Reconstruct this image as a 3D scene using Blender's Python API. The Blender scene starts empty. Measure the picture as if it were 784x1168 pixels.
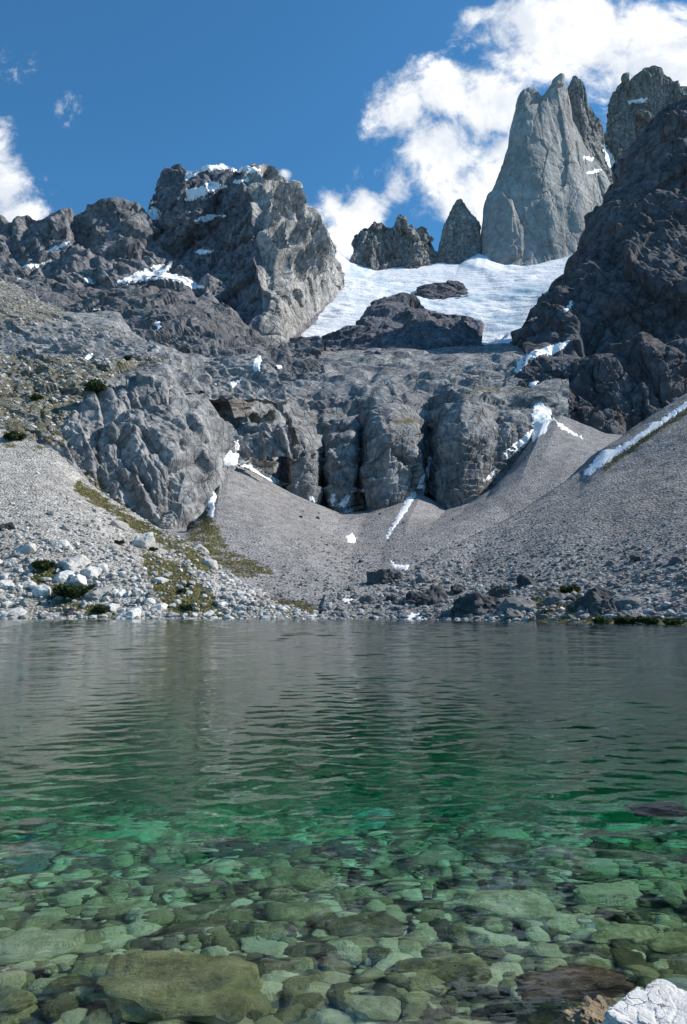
import bpy, bmesh, math, random
import numpy as np
from mathutils import Vector, Matrix
from mathutils.bvhtree import BVHTree

S = bpy.context.scene
COL = S.collection
rad = math.radians

# ------------------------------------------------------------------ camera geometry
F = 843.0; W0, H0 = 784.0, 1168.0
PITCH = rad(7.5); CAMZ = 1.65
CP, SP = math.cos(PITCH), math.sin(PITCH)
CAM = np.array([0.0, 0.0, CAMZ])

def P(px, py, Y):
    """world point at forward distance Y that a surveyor at the camera sees under the angles of (px, py)"""
    px, py, Y = np.broadcast_arrays(np.asarray(px, float), np.asarray(py, float), np.asarray(Y, float))
    u = (px - W0 / 2) / F; v = (H0 / 2 - py) / F
    t = Y / (CP - v * SP)
    return np.stack([t * u, Y, CAMZ + t * (SP + v * CP)], -1)

def proj(p):
    d = p - CAM
    f = d[..., 1] * CP + d[..., 2] * SP
    up = -d[..., 1] * SP + d[..., 2] * CP
    f = np.where(f > .01, f, .01)
    return W0 / 2 + F * d[..., 0] / f, H0 / 2 - F * up / f

def ray(px, py):
    u = (px - W0 / 2) / F; v = (H0 / 2 - py) / F
    return Vector((u, CP - v * SP, SP + v * CP)).normalized()

# ------------------------------------------------------------------ noise
_r = np.random.default_rng(7)
PERM = _r.permutation(256); PERM = np.concatenate([PERM, PERM]).astype(np.int32)
GR = _r.normal(size=(256, 3)); GR /= np.linalg.norm(GR, axis=1)[:, None]
JIT = _r.random((256, 3)) * .8 - .4
DIR = _r.normal(size=(256, 3)); DIR /= np.linalg.norm(DIR, axis=1)[:, None]
RND = _r.random(256)

def _hash(i):
    return PERM[PERM[PERM[i[..., 0] & 255] + (i[..., 1] & 255)] + (i[..., 2] & 255)]

def noise(p):
    i = np.floor(p).astype(np.int32); f = p - i
    w = f * f * f * (f * (f * 6 - 15) + 10)
    out = 0.0
    for dx in (0, 1):
        for dy in (0, 1):
            for dz in (0, 1):
                o = np.array([dx, dy, dz], np.int32)
                g = GR[_hash(i + o)]
                val = ((f - o) * g).sum(-1)
                wt = (w[..., 0] if dx else 1 - w[..., 0]) * (w[..., 1] if dy else 1 - w[..., 1]) * (w[..., 2] if dz else 1 - w[..., 2])
                out = out + val * wt
    return out * 1.5

def fbm(p, octv=4, gain=.5, seed=0):
    o = 0.0; a = 1.0
    for k in range(octv):
        o = o + a * noise(p * 2.03 ** k + seed * 13.7 + k * 5.1); a *= gain
    return o

def ridged(p, octv=4, gain=.5, seed=0):
    o = 0.0; a = 1.0
    for k in range(octv):
        o = o + a * (1 - 2 * np.abs(noise(p * 2.03 ** k + seed * 17.3 + k * 3.7))); a *= gain
    return o

def facets(q, seed=0):
    """broken-rock field: every cell of a jittered lattice is a tilted plane; also the distance to the cell border"""
    q = q + seed * 31.7
    b = np.floor(q - .5).astype(np.int32)
    n = q.shape[0]
    d1 = np.full(n, 1e9); d2 = np.full(n, 1e9); val = np.zeros(n)
    for dx in (0, 1):
        for dy in (0, 1):
            for dz in (0, 1):
                c = b + np.array([dx, dy, dz], np.int32)
                h = _hash(c)
                r = q - (c + .5 + JIT[h])
                d = (r * r).sum(-1)
                v = (r * DIR[h]).sum(-1) * 1.3 + (RND[h] - .5) * 1.1
                m = d < d1
                d2 = np.where(m, d1, np.minimum(d2, d))
                val = np.where(m, v, val)
                d1 = np.where(m, d, d1)
    return val, np.sqrt(d2) - np.sqrt(d1)

def rotm(ax, ay, az):
    from mathutils import Euler
    return np.array(Euler((rad(ax), rad(ay), rad(az))).to_matrix())

CELL = [None]
def rockd(p, L, amp, aniso=(1, 1, 1), rot=(0, 0, 0), seed=0, octv=3, gain=.45, crack=.22, warp=.25):
    R = rotm(*rot)
    q = (p @ R.T) / (L * np.array(aniso))
    q = q + warp * np.stack([noise(q * .9 + 3.1), noise(q * .9 + 9.4), noise(q * .9 + 17.2)], -1)
    o = np.zeros(len(p)); a = amp
    for k in range(octv):
        v, e = facets(q * 2.2 ** k, seed + k)
        lam = L * min(aniso) / 2.2 ** k
        w = np.clip(lam / (2.0 * CELL[0]) - .6, 0, 1) if CELL[0] is not None else 1.0
        o += w * (a * v * (.72 + .28 * sm(0, .10, e)) - a * crack * np.exp(-e / .06))
        a *= gain
    return o

def saw(p, d, h, seed=0, warp=.5):
    """joint set: slabs parallel to one plane family, each breaking off in a sharp step"""
    d = np.array(d, float); d /= np.linalg.norm(d)
    q = (p @ d) / h + warp * fbm(p / (h * 3.2), 3, .5, seed + 50)
    w = np.clip(h / (4.0 * CELL[0]) - .5, 0, 1) if CELL[0] is not None else 1.0
    k = np.floor(q).astype(int); f = q - k
    e = np.minimum(1, (1 - f) / .10)
    return w * (f * e - .5) * (.3 + .9 * RND[(k * 7 + seed * 13) & 255])

def terrace(p, h, n, seed=0, warp=14., k=.7):
    """ice-cut benches: flat treads and steep risers, returned as a vertical shift"""
    s = (p[:, 2] + warp * fbm(p / (h * 4.5), 3, .5, seed)) / h
    f = s - np.floor(s)
    g = sm(.38, .98, f)
    d = np.zeros_like(p); d[:, 2] = h * (g - f) * k
    return d

def sm(a, b, x):
    t = np.clip((x - a) / (b - a), 0, 1); return t * t * (3 - 2 * t)

# ------------------------------------------------------------------ tagging / meshes
def tag(o, label=None, cat=None, kind=None, group=None):
    if label: o['label'] = label
    if cat: o['category'] = cat
    if kind: o['kind'] = kind
    if group: o['group'] = group
    return o

def mk(name, v, f, mat, smooth=False, parent=None, attrs=None):
    v = np.ascontiguousarray(v, np.float32).reshape(-1, 3); f = np.ascontiguousarray(f, np.int32)
    me = bpy.data.meshes.new(name)
    k = f.shape[1]
    me.vertices.add(len(v)); me.vertices.foreach_set('co', v.ravel())
    me.loops.add(f.size); me.loops.foreach_set('vertex_index', f.ravel())
    me.polygons.add(len(f)); me.polygons.foreach_set('loop_start', np.arange(0, f.size, k, dtype=np.int32))
    me.polygons.foreach_set('use_smooth', np.full(len(f), smooth))
    me.update(calc_edges=True)
    for an, av in (attrs or {}).items():
        at = me.attributes.new(an, 'FLOAT', 'POINT'); at.data.foreach_set('value', np.ascontiguousarray(av, np.float32).ravel())
    me.materials.append(mat)
    o = bpy.data.objects.new(name, me); COL.objects.link(o)
    if parent: o.parent = parent
    return o

def gridf(r, c, wrap=False):
    i = np.arange(r - 1)[:, None] * c
    j = np.arange(c if wrap else c - 1)[None]
    j2 = (j + 1) % c
    return np.stack([i + j, i + j2, i + c + j2, i + c + j], -1).reshape(-1, 4)

# ------------------------------------------------------------------ materials
class N:
    def __init__(s, name):
        s.m = bpy.data.materials.new(name); s.m.use_nodes = True; s.t = s.m.node_tree; s.t.nodes.clear()
        s.out = s.n('OutputMaterial')
    def n(s, t, **kw):
        x = s.t.nodes.new('ShaderNode' + t)
        for k, v in kw.items(): setattr(x, k, v)
        return x
    def l(s, a, b): s.t.links.new(a, b)
    def set(s, sock, v):
        if hasattr(v, 'is_output'): s.l(v, sock)
        else: sock.default_value = v
    def math(s, op, a, b=None, c=None, clamp=False):
        x = s.n('Math', operation=op, use_clamp=clamp); s.set(x.inputs[0], a)
        if b is not None: s.set(x.inputs[1], b)
        if c is not None: s.set(x.inputs[2], c)
        return x.outputs[0]
    def mix(s, f, a, b, mode='MIX'):
        x = s.n('Mix', data_type='RGBA', blend_type=mode); s.set(x.inputs[0], f); s.set(x.inputs[6], a); s.set(x.inputs[7], b)
        return x.outputs[2]
    def sc(s, v, k):
        x = s.n('VectorMath', operation='MULTIPLY'); s.set(x.inputs[0], v); x.inputs[1].default_value = k if isinstance(k, tuple) else (k, k, k)
        return x.outputs[0]
    def noise(s, v, scale, detail=5, rough=.55, dist=0):
        x = s.n('TexNoise'); s.set(x.inputs['Vector'], v); x.inputs['Scale'].default_value = scale; x.inputs['Detail'].default_value = detail
        x.inputs['Roughness'].default_value = rough; x.inputs['Distortion'].default_value = dist
        return x.outputs['Fac']
    def vor(s, v, scale, feature='F1', out='Distance'):
        x = s.n('TexVoronoi', feature=feature); s.set(x.inputs['Vector'], v); x.inputs['Scale'].default_value = scale
        return x.outputs[out]
    def ss(s, x, a, b):
        y = s.n('MapRange', interpolation_type='SMOOTHSTEP'); s.set(y.inputs[0], x); y.inputs[1].default_value = a; y.inputs[2].default_value = b
        return y.outputs[0]
    def pos(s): return s.n('NewGeometry').outputs['Position']
    def attr(s, a): return s.n('Attribute', attribute_name=a).outputs['Fac']
    def bump(s, h, strength, dist):
        x = s.n('Bump'); s.l(h, x.inputs['Height']); x.inputs['Strength'].default_value = strength; x.inputs['Distance'].default_value = dist
        return x.outputs[0]
    def bsdf(s, col, rough=.9, nrm=None, spec=.3):
        b = s.n('BsdfPrincipled'); s.set(b.inputs['Base Color'], col); s.set(b.inputs['Roughness'], rough)
        b.inputs['Specular IOR Level'].default_value = spec
        if nrm is not None: s.l(nrm, b.inputs['Normal'])
        s.l(b.outputs[0], s.out.inputs[0]); return b

def c4(r, g, b): return (r, g, b, 1)

def rock_mat(name, dark, mid, light, L=30., rust=0., rustc=(.20, .115, .07), streak=.4, strata=0., veg=False, pale=None, con=1.0, bump=1.0, fine=1.0, jl=.35, jz=.45):
    """weathered rock: base tones by large noise, lichen and water stains, iron staining, joint lines, optional alpine turf where 'veg' says"""
    m = N(name); p = m.pos()
    n1 = m.noise(p, 1 / L, 8, .62, .4)
    cr = m.n('ValToRGB'); m.l(n1, cr.inputs[0])
    e = cr.color_ramp.elements; e[0].position = .32; e[0].color = c4(*dark); e[1].position = .70; e[1].color = c4(*light)
    x = e.new(.5); x.color = c4(*mid)
    col = cr.outputs[0]
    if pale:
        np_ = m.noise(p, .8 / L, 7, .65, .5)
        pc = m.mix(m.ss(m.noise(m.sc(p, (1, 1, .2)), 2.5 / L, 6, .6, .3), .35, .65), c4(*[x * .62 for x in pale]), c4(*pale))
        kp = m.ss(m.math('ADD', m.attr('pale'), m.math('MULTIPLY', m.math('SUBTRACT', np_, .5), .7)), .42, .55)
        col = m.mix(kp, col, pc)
    nf = m.noise(p, fine * 6 / L, 6, .7)
    col = m.mix(1.0, col, m.mix(m.ss(nf, .25, .75), c4(*[1 - .55 * con] * 3), c4(*[1 + .6 * con] * 3)), 'MULTIPLY')
    if strata:
        w = m.n('TexWave', wave_type='BANDS', bands_direction='Z'); m.l(p, w.inputs['Vector']); w.inputs['Scale'].default_value = 1.2 / L
        w.inputs['Distortion'].default_value = 14; w.inputs['Detail'].default_value = 4; w.inputs['Detail Scale'].default_value = .6
        col = m.mix(m.math('MULTIPLY', w.outputs['Fac'], strata), col, c4(*[c * .55 for c in dark]))
    if streak:
        ns = m.noise(m.sc(p, (1, 1, .12)), 3.2 / L, 5, .6, .3)
        col = m.mix(m.math('MULTIPLY', m.ss(ns, .52, .72), streak), col, c4(*[c * .6 for c in dark]))
    if rust:
        nr = m.noise(m.sc(p, (1, 1, .6)), 1.3 / L, 6, .6, .6)
        col = m.mix(m.math('MULTIPLY', m.ss(nr, .52, .68), rust), col, c4(*rustc))
    if jl:
        wp = m.n('VectorMath', operation='ADD'); m.l(m.sc(p, (1, 1, jz)), wp.inputs[0])
        nn = m.n('TexNoise'); m.l(p, nn.inputs['Vector']); nn.inputs['Scale'].default_value = 2 / L; nn.inputs['Detail'].default_value = 4
        m.l(m.sc(nn.outputs['Color'], L * .35), wp.inputs[1])
        ed = m.vor(wp.outputs[0], 2.4 / L, 'DISTANCE_TO_EDGE')
        col = m.mix(m.math('MULTIPLY', m.math('SUBTRACT', 1, m.ss(ed, .0, .07)), jl), col, c4(*[c * .45 for c in dark]))
    if veg:
        a = m.attr('veg'); nv = m.noise(p, 4.5 / L, 6, .7)
        k = m.ss(m.math('ADD', m.math('MULTIPLY', a, 1.0), m.math('MULTIPLY', m.math('SUBTRACT', nv, .5), 1.5)), .42, .60)
        g = m.mix(m.ss(m.noise(p, 5 / L, 4, .6), .35, .65), c4(.110, .098, .058), c4(.205, .178, .115))
        g = m.mix(m.ss(m.noise(p, 26 / L, 3, .6), .4, .7), g, c4(.075, .075, .033))
        col = m.mix(k, col, g)
    vb = m.n('TexVoronoi'); m.l(m.sc(p, (1, 1, 1.5)), vb.inputs['Vector']); vb.inputs['Scale'].default_value = 13 / L
    sb_ = m.n('SeparateColor'); m.l(vb.outputs['Color'], sb_.inputs[0])
    h = m.math('ADD', m.noise(p, 11 / L, 10, .74), m.math('MULTIPLY', sb_.outputs[0], .30))
    if jl: h = m.math('ADD', h, m.math('MULTIPLY', m.ss(ed, .0, .05), .5))
    m.bsdf(col, .92, m.bump(h, 1.0, L * .052 * bump), .2)
    return m.m

def scree_mat(name, a, b, c, veg=True, sc=1.0):
    m = N(name); p = m.pos()
    v = m.n('TexVoronoi'); m.l(p, v.inputs['Vector']); v.inputs['Scale'].default_value = 1.7 * sc
    s = m.n('SeparateColor'); m.l(v.outputs['Color'], s.inputs[0])
    v2 = m.n('TexVoronoi'); m.l(p, v2.inputs['Vector']); v2.inputs['Scale'].default_value = .6 * sc
    s2 = m.n('SeparateColor'); m.l(v2.outputs['Color'], s2.inputs[0])
    t = m.math('ADD', m.math('MULTIPLY', s.outputs[0], .6), m.math('MULTIPLY', s2.outputs[1], .4))
    cr = m.n('ValToRGB'); m.l(t, cr.inputs[0]); e = cr.color_ramp.elements
    e[0].position = .15; e[0].color = c4(*a); e[1].position = .9; e[1].color = c4(*c); x = e.new(.5); x.color = c4(*b)
    big = m.noise(m.sc(p, (1, .5, .5)), .035, 6, .6, .4)
    col = m.mix(1.0, cr.outputs[0], m.mix(big, c4(.70, .69, .68), c4(1.3, 1.29, 1.27)), 'MULTIPLY')
    col = m.mix(1.0, col, m.mix(m.attr('pale'), c4(.66, .65, .64), c4(1.32, 1.31, 1.29)), 'MULTIPLY')
    br = m.ss(m.noise(p, .02, 5, .6), .5, .72)
    col = m.mix(m.math('MULTIPLY', br, .35), col, c4(.21, .18, .15))
    if veg:
        av = m.attr('veg'); nv = m.noise(p, .22, 6, .72)
        k = m.ss(m.math('ADD', av, m.math('MULTIPLY', m.math('SUBTRACT', nv, .5), 2.0)), .42, .60)
        g = m.mix(m.ss(m.noise(p, .3, 5, .6), .35, .65), c4(.066, .074, .024), c4(.140, .122, .052))
        col = m.mix(k, col, g)
    h = m.math('ADD', m.math('MULTIPLY', m.vor(p, 1.7 * sc), -1), m.math('MULTIPLY', m.noise(p, 2.5 * sc, 5, .7), .6))
    m.bsdf(col, .95, m.bump(h, .9, .5), .15)
    return m.m

def stone_mat(name, tones, scale=1.0, wet=False, rnd=.5, vein=0.):
    m = N(name)
    tc = m.n('TexCoord').outputs['Object']; oi = m.n('ObjectInfo')
    ad = m.n('VectorMath', operation='ADD'); m.l(tc, ad.inputs[0]); m.l(m.sc(oi.outputs['Location'], 3.3), ad.inputs[1])
    p = ad.outputs[0]
    n1 = m.noise(p, 1.6 * scale, 7, .65, .5)
    t = m.math('ADD', m.math('MULTIPLY', n1, 1.2), m.math('MULTIPLY', m.math('SUBTRACT', oi.outputs['Random'], .6), rnd))
    cr = m.n('ValToRGB'); m.l(t, cr.inputs[0]); e = cr.color_ramp.elements
    e[0].position = .25; e[0].color = c4(*tones[0]); e[1].position = .85; e[1].color = c4(*tones[2]); x = e.new(.55); x.color = c4(*tones[1])
    col = m.mix(1.0, cr.outputs[0], m.mix(m.noise(p, 14 * scale, 5, .75), c4(.55, .55, .55), c4(1.45, 1.45, 1.45)), 'MULTIPLY')
    if not wet: col = m.mix(m.math('MULTIPLY', m.ss(m.noise(p, 2.6 * scale, 7, .7, .3), .52, .66), .55), col, c4(*[c * .42 for c in tones[1]]))
    if vein:
        ed = m.vor(p, 1.3 * scale, 'DISTANCE_TO_EDGE')
        nn = m.noise(p, 3 * scale, 3, .6)
        k = m.math('MULTIPLY', m.math('SUBTRACT', 1, m.ss(m.math('ADD', ed, m.math('MULTIPLY', m.math('SUBTRACT', nn, .5), .2)), 0, .06)), vein)
        col = m.mix(k, col, c4(*[min(1, c * 1.9) for c in tones[2]]))
    h = m.math('ADD', m.noise(p, 5 * scale, 8, .7), m.math('MULTIPLY', m.noise(p, 30 * scale, 4, .7), .3))
    m.bsdf(col, .55 if wet else .9, m.bump(h, .7, .12 / scale), .3)
    return m.m

def snow_mat():
    m = N('snow'); p = m.pos()
    n = m.noise(p, .12, 6, .65); n2 = m.noise(p, .9, 4, .6)
    col = m.mix(m.ss(n, .3, .7), c4(.74, .75, .77), c4(.86, .86, .87))
    col = m.mix(m.math('MULTIPLY', m.ss(n2, .52, .74), .5), col, c4(.47, .45, .41))
    m.bsdf(col, .6, m.bump(m.noise(p, .35, 6, .65), .6, .6), .3)
    return m.m

def ice_mat():
    m = N('glacier_ice'); p = m.pos()
    n = m.noise(m.sc(p, (1, .35, .8)), .011, 8, .6, .5)
    col = m.mix(m.ss(n, .36, .52), c4(.46, .58, .66), c4(.82, .83, .85))
    w = m.n('TexWave', wave_type='BANDS', bands_direction='Z'); m.l(p, w.inputs['Vector']); w.inputs['Scale'].default_value = .045
    w.inputs['Distortion'].default_value = 16; w.inputs['Detail'].default_value = 6; w.inputs['Detail Scale'].default_value = .25; w.inputs['Detail Roughness'].default_value = .7
    k = m.math('MULTIPLY', m.ss(w.outputs['Fac'], .74, .96), m.ss(m.noise(p, .012, 4), .42, .6))
    col = m.mix(m.math('MULTIPLY', k, .15), col, c4(.40, .48, .54))
    dirt = m.ss(m.noise(m.sc(p, (1, .4, 1)), .05, 7, .7), .60, .76)
    col = m.mix(m.math('MULTIPLY', dirt, .35), col, c4(.38, .37, .36))
    h = m.math('ADD', m.noise(p, .06, 8, .66), m.math('MULTIPLY', k, -.8))
    m.bsdf(col, .5, m.bump(h, .8, 2.2), .4)
    return m.m

def leaf_mat(name, a, b):
    m = N(name); oi = m.n('ObjectInfo'); p = m.pos()
    n = m.noise(p, 1.8, 4, .6)
    col = m.mix(m.ss(n, .3, .7), c4(*a), c4(*b))
    d = m.n('BsdfPrincipled'); m.l(col, d.inputs['Base Color']); d.inputs['Roughness'].default_value = .7; d.inputs['Specular IOR Level'].default_value = .2
    tr = m.n('BsdfTranslucent'); m.l(col, tr.inputs[0])
    mx = m.n('MixShader'); mx.inputs[0].default_value = .3; m.l(d.outputs[0], mx.inputs[1]); m.l(tr.outputs[0], mx.inputs[2])
    m.l(mx.outputs[0], m.out.inputs[0]); return m.m

def plain_mat(name, c, rough=.9):
    m = N(name); p = m.pos()
    col = m.mix(m.noise(p, 6, 5, .6), c4(*[x * .6 for x in c]), c4(*[x * 1.4 for x in c])); m.bsdf(col, rough); return m.m

# ------------------------------------------------------------------ lofts
def hermite(K, t, y):
    """cubic through rows y (K,...) at knots t, sampled; returns function of tt"""
    t = np.asarray(t, float)
    m = np.zeros_like(y)
    dl = (y[1:] - y[:-1]) / (t[1:] - t[:-1])[:, None, None]
    m[0] = dl[0]; m[-1] = dl[-1]
    if len(y) > 2:
        a, b = dl[:-1], dl[1:]
        m[1:-1] = np.where(a * b > 0, 2 * a * b / np.where(np.abs(a + b) < 1e-9, 1, a + b), 0)
    def f(tt):
        k = np.clip(np.searchsorted(t, tt, side='right') - 1, 0, len(t) - 2)
        h = (t[k + 1] - t[k]); s = (tt - t[k]) / h
        s = s[:, None, None]; h = h[:, None, None]
        return ((2 * s**3 - 3 * s**2 + 1) * y[k] + (s**3 - 2 * s**2 + s) * h * m[k] + (-2 * s**3 + 3 * s**2) * y[k + 1] + (s**3 - s**2) * h * m[k + 1])
    return f

def boxsm(a, k, axis):
    if k < 1: return a
    for _ in range(2):
        pad = [(0, 0)] * a.ndim; pad[axis] = (k, k)
        b = np.pad(a, pad, mode='edge'); c = np.cumsum(b, axis)
        z = np.zeros_like(np.take(c, [0], axis)); c = np.concatenate([z, c], axis)
        n = a.shape[axis]
        a = (np.take(c, np.arange(2 * k + 1, 2 * k + 1 + n), axis) - np.take(c, np.arange(0, n), axis)) / (2 * k + 1)
    return a

SHEETS = {}
def loft(name, rows, mat, disp, step=1.0, ext=0, back=None, thick=None, smooth_u=0, veg=None, crest=True, label=None, cat=None, kind='structure', smooth=False, names=None, pale=None, exl=0, exr=0, ease=0):
    rows = [np.array(r, float) for r in rows]
    for r in rows[:ease]: r[:, 2] = .92 * r[:, 2] + .08 * boxsm(r[:, 2], 3, 0)
    if exl:
        rows = [np.vstack([[r[0, 0] - exl, r[0, 1], r[0, 2] + 6], r]) for r in rows]
    if exr:
        rows = [np.vstack([r, [r[-1, 0] + exr, r[-1, 1], r[-1, 2] + 6]]) for r in rows]
    if ext:
        for k, r in enumerate(rows):
            a = r[0].copy(); b = r[-1].copy(); a[0] -= ext; b[0] += ext
            rows[k] = np.vstack([a, r, b])
    wid = max(r[-1, 0] - r[0, 0] for r in rows)
    nu = int(wid / step) + 2
    u = np.linspace(0, 1, nu)
    Y = np.zeros((len(rows), nu, 3))
    for k, r in enumerate(rows):
        uu = (r[:, 0] - r[0, 0]) / (r[-1, 0] - r[0, 0])
        for c in range(3): Y[k, :, c] = np.interp(u, uu, r[:, c])
        if smooth_u and not (crest and k == len(rows) - 1):
            Y[k] = boxsm(Y[k], int(smooth_u * nu), 0)
    dist = [0]
    for k in range(1, len(rows)):
        dv = np.abs(Y[k, :, 1] - Y[k - 1, :, 1]).mean() + .5 * np.abs(Y[k, :, 0] - Y[k - 1, :, 0]).mean()
        dist.append(dist[-1] + max(dv, 3))
    nv = int(dist[-1] / step) + 2
    tt = np.linspace(0, dist[-1], nv)
    G = hermite(len(rows), dist, Y)(tt)
    V = P(G[..., 0], G[..., 1], G[..., 2])
    wrap = False
    if thick is not None:
        T = np.interp(np.linspace(0, 1, nv), np.linspace(0, 1, len(thick)), thick)
        nb = max(12, nu // 4)
        w = (np.arange(nb) + 1) / (nb + 1)
        idx = (1 - w) * (nu - 1); i0 = np.floor(idx).astype(int); fr = (idx - i0)[None, :, None]
        B = V[:, i0] * (1 - fr) + V[:, np.minimum(i0 + 1, nu - 1)] * fr
        B = B + (T[:, None] * np.sqrt(np.clip(1 - (2 * w - 1)**2, 0, 1))[None])[..., None] * np.array([0, 1, 0.])
        V = np.concatenate([V, B], 1); wrap = True
        ring = V[-1].copy(); ring[:nu, 1] += T[-1] * .5 * np.sqrt(np.clip(1 - (2 * u - 1)**2, 0, 1)); ring[nu:, 1] -= T[-1] * .5 * np.sqrt(np.clip(1 - (2 * w - 1)**2, 0, 1))
        V = np.concatenate([V, ring[None]], 0)
    elif back:
        ex = [V[-1] + np.array([0, b[0], b[1]]) for b in back]
        fill = []; prev = V[-1]
        for e in ex:
            for q in np.linspace(0, 1, 9)[1:]: fill.append(prev * (1 - q) + e * q)
            prev = e
        V = np.concatenate([V, np.array(fill)], 0)
    Vs = boxsm(boxsm(V, 2, 0), 2, 1)
    if wrap: du = np.roll(Vs, -1, 1) - np.roll(Vs, 1, 1)
    else: du = np.gradient(Vs, axis=1)
    dv = np.gradient(Vs, axis=0)
    n = np.cross(du, dv); n /= np.linalg.norm(n, axis=-1)[..., None] + 1e-9
    shp = V.shape
    fl = V.reshape(-1, 3); nn = n.reshape(-1, 3)
    uu = np.broadcast_to(np.concatenate([u, np.full(shp[1] - nu, .5)])[None], shp[:2]).ravel()
    vv = np.broadcast_to(np.clip(np.arange(shp[0]) / (nv - 1), 0, 1)[:, None], shp[:2]).ravel()
    cu = np.linalg.norm(np.gradient(V, axis=1), axis=-1); cv = np.linalg.norm(np.gradient(V, axis=0), axis=-1)
    CELL[0] = np.maximum(cu, cv).ravel() + 1e-3
    d = disp(fl, uu, vv, nn); CELL[0] = None
    if d.ndim == 1: d = d[:, None] * nn
    rat = np.median(cv / (cu + 1e-6), axis=1); kk = np.clip(np.round(rat / 3.5), 0, 3).astype(int)
    D3 = d.reshape(shp)
    for q in np.unique(kk):
        if q > 0: D3 = np.where((kk == q)[:, None, None], boxsm(D3, int(q), 1), D3)
    d = D3.reshape(-1, 3)
    if veg: d = d * (1 - .72 * veg(*proj(fl), fl))[:, None]
    fl = fl + d
    px, py = proj(fl)
    at = {}
    vg = veg(px, py, fl) if veg else np.zeros(len(fl))
    at['veg'] = vg
    if pale: at['pale'] = pale(uu, vv, fl)
    f = gridf(shp[0], shp[1], wrap)
    o = mk(name, fl, f, mat, smooth, attrs=at)
    tag(o, label, cat, kind)
    SHEETS.setdefault(name, []).append((fl.reshape(shp), px.reshape(shp[:2]), py.reshape(shp[:2]), vg.reshape(shp[:2]), o))
    GEO.append((fl, f))
    return o
GEO = []

def inpoly(px, py, poly):
    c = np.zeros(np.shape(px), bool); n = len(poly)
    for i in range(n):
        x1, y1 = poly[i]; x2, y2 = poly[(i + 1) % n]
        if y1 == y2: continue
        m = ((y1 > py) != (y2 > py)) & (px < (x2 - x1) * (py - y1) / (y2 - y1) + x1)
        c ^= m
    return c

def polydist(px, py, poly):
    d = np.full(np.shape(px), 1e9); n = len(poly)
    for i in range(n):
        a = np.array(poly[i], float); b = np.array(poly[(i + 1) % n], float); e = b - a
        t = np.clip(((px - a[0]) * e[0] + (py - a[1]) * e[1]) / (e @ e + 1e-9), 0, 1)
        d = np.minimum(d, np.hypot(px - a[0] - t * e[0], py - a[1] - t * e[1]))
    return d

def regions(polys, soft=10):
    """turf cover on the slope inside surveyed outlines (soft edged)"""
    def f(px, py, p):
        o = np.zeros(len(px))
        for poly, amt in polys:
            d = polydist(px, py, poly); s = np.where(inpoly(px, py, poly), d, -d)
            o = np.maximum(o, amt * sm(-soft, soft, s))
        return o
    return f
#==MATERIALS==
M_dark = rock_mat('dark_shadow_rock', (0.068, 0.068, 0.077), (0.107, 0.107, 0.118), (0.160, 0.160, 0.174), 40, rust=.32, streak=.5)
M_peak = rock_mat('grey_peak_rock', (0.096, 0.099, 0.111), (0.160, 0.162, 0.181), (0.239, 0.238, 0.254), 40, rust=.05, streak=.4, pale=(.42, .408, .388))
M_ridge = rock_mat('ridge_rock', (0.112, 0.112, 0.118), (0.177, 0.177, 0.187), (0.263, 0.258, 0.263), 30, rust=.10, streak=.35)
M_gran = rock_mat('tower_granite', (.25, .245, .235), (.32, .315, .30), (.40, .39, .37), 60, rust=.22, rustc=(.30, .24, .18), streak=.35, jl=.22, jz=.16, con=.45, bump=.5)
M_spire = rock_mat('spire_rock', (.17, .165, .16), (.24, .235, .225), (.33, .32, .30), 30, rust=.35, rustc=(.24, .18, .13), streak=.35)
M_slab = rock_mat('slab_rock', (0.171, 0.171, 0.172), (0.250, 0.250, 0.250), (0.361, 0.356, 0.350), 22, rust=.15, streak=.6, veg=True)
M_foot = rock_mat('foothill_rock', (0.104, 0.104, 0.109), (0.156, 0.153, 0.158), (0.225, 0.220, 0.222), 25, rust=.25, rustc=(.17, .135, .115), streak=.3, veg=True)
M_butt = rock_mat('buttress_rock', (0.170, 0.170, 0.170), (0.255, 0.253, 0.251), (0.357, 0.353, 0.344), 14, rust=.15, rustc=(.27, .23, .18), streak=.45, veg=True)
M_knoll = rock_mat('knoll_rock', (0.091, 0.091, 0.103), (0.133, 0.133, 0.150), (0.194, 0.191, 0.209), 30, rust=.1, streak=.3)
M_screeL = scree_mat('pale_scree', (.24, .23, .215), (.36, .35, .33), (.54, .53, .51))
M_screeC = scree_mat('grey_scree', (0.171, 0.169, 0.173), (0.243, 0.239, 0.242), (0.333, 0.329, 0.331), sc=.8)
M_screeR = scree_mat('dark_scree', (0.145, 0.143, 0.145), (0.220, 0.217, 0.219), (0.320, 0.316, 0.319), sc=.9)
M_snow = snow_mat(); M_ice = ice_mat()
#==TERRAIN==
def D_rock(L, amp, aniso=(1, 1, 1.6), rot=(8, -12, 20), seed=0, big=0., bigL=3., **kw):
    def f(p, u, v, n):
        d = rockd(p, L, amp, aniso, rot, seed, **kw)
        if big: d = d + big * fbm(p / (L * bigL), 3, .5, seed + 40)
        d = d + .34 * amp * saw(p, (.3, .2, 1), L * .5, seed + 3, .6) + .3 * amp * saw(p, (1, .4, .2), L * .42, seed + 4, .5) + .14 * amp * saw(p, (.3, .1, 1), L * .17, seed + 5, .5)
        return d
    return f

def D_bench(L, amp, h, seed, big, k):
    def f(p, u, v, n):
        d = rockd(p, L, amp, (1.4, 1, .9), (12, 15, 12), seed, octv=4, warp=.4) + big * fbm(p / (L * 2.), 3, .45, seed)
        d = d + .32 * h * saw(p, (.2, .3, 1), h * .8, seed + 1, .6) + .12 * h * saw(p, (1, .4, .3), h * .6, seed + 2, .5)
        return d[:, None] * n + terrace(p, h, n, seed, k=k) * sm(0, .08, v)[:, None]
    return f
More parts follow.
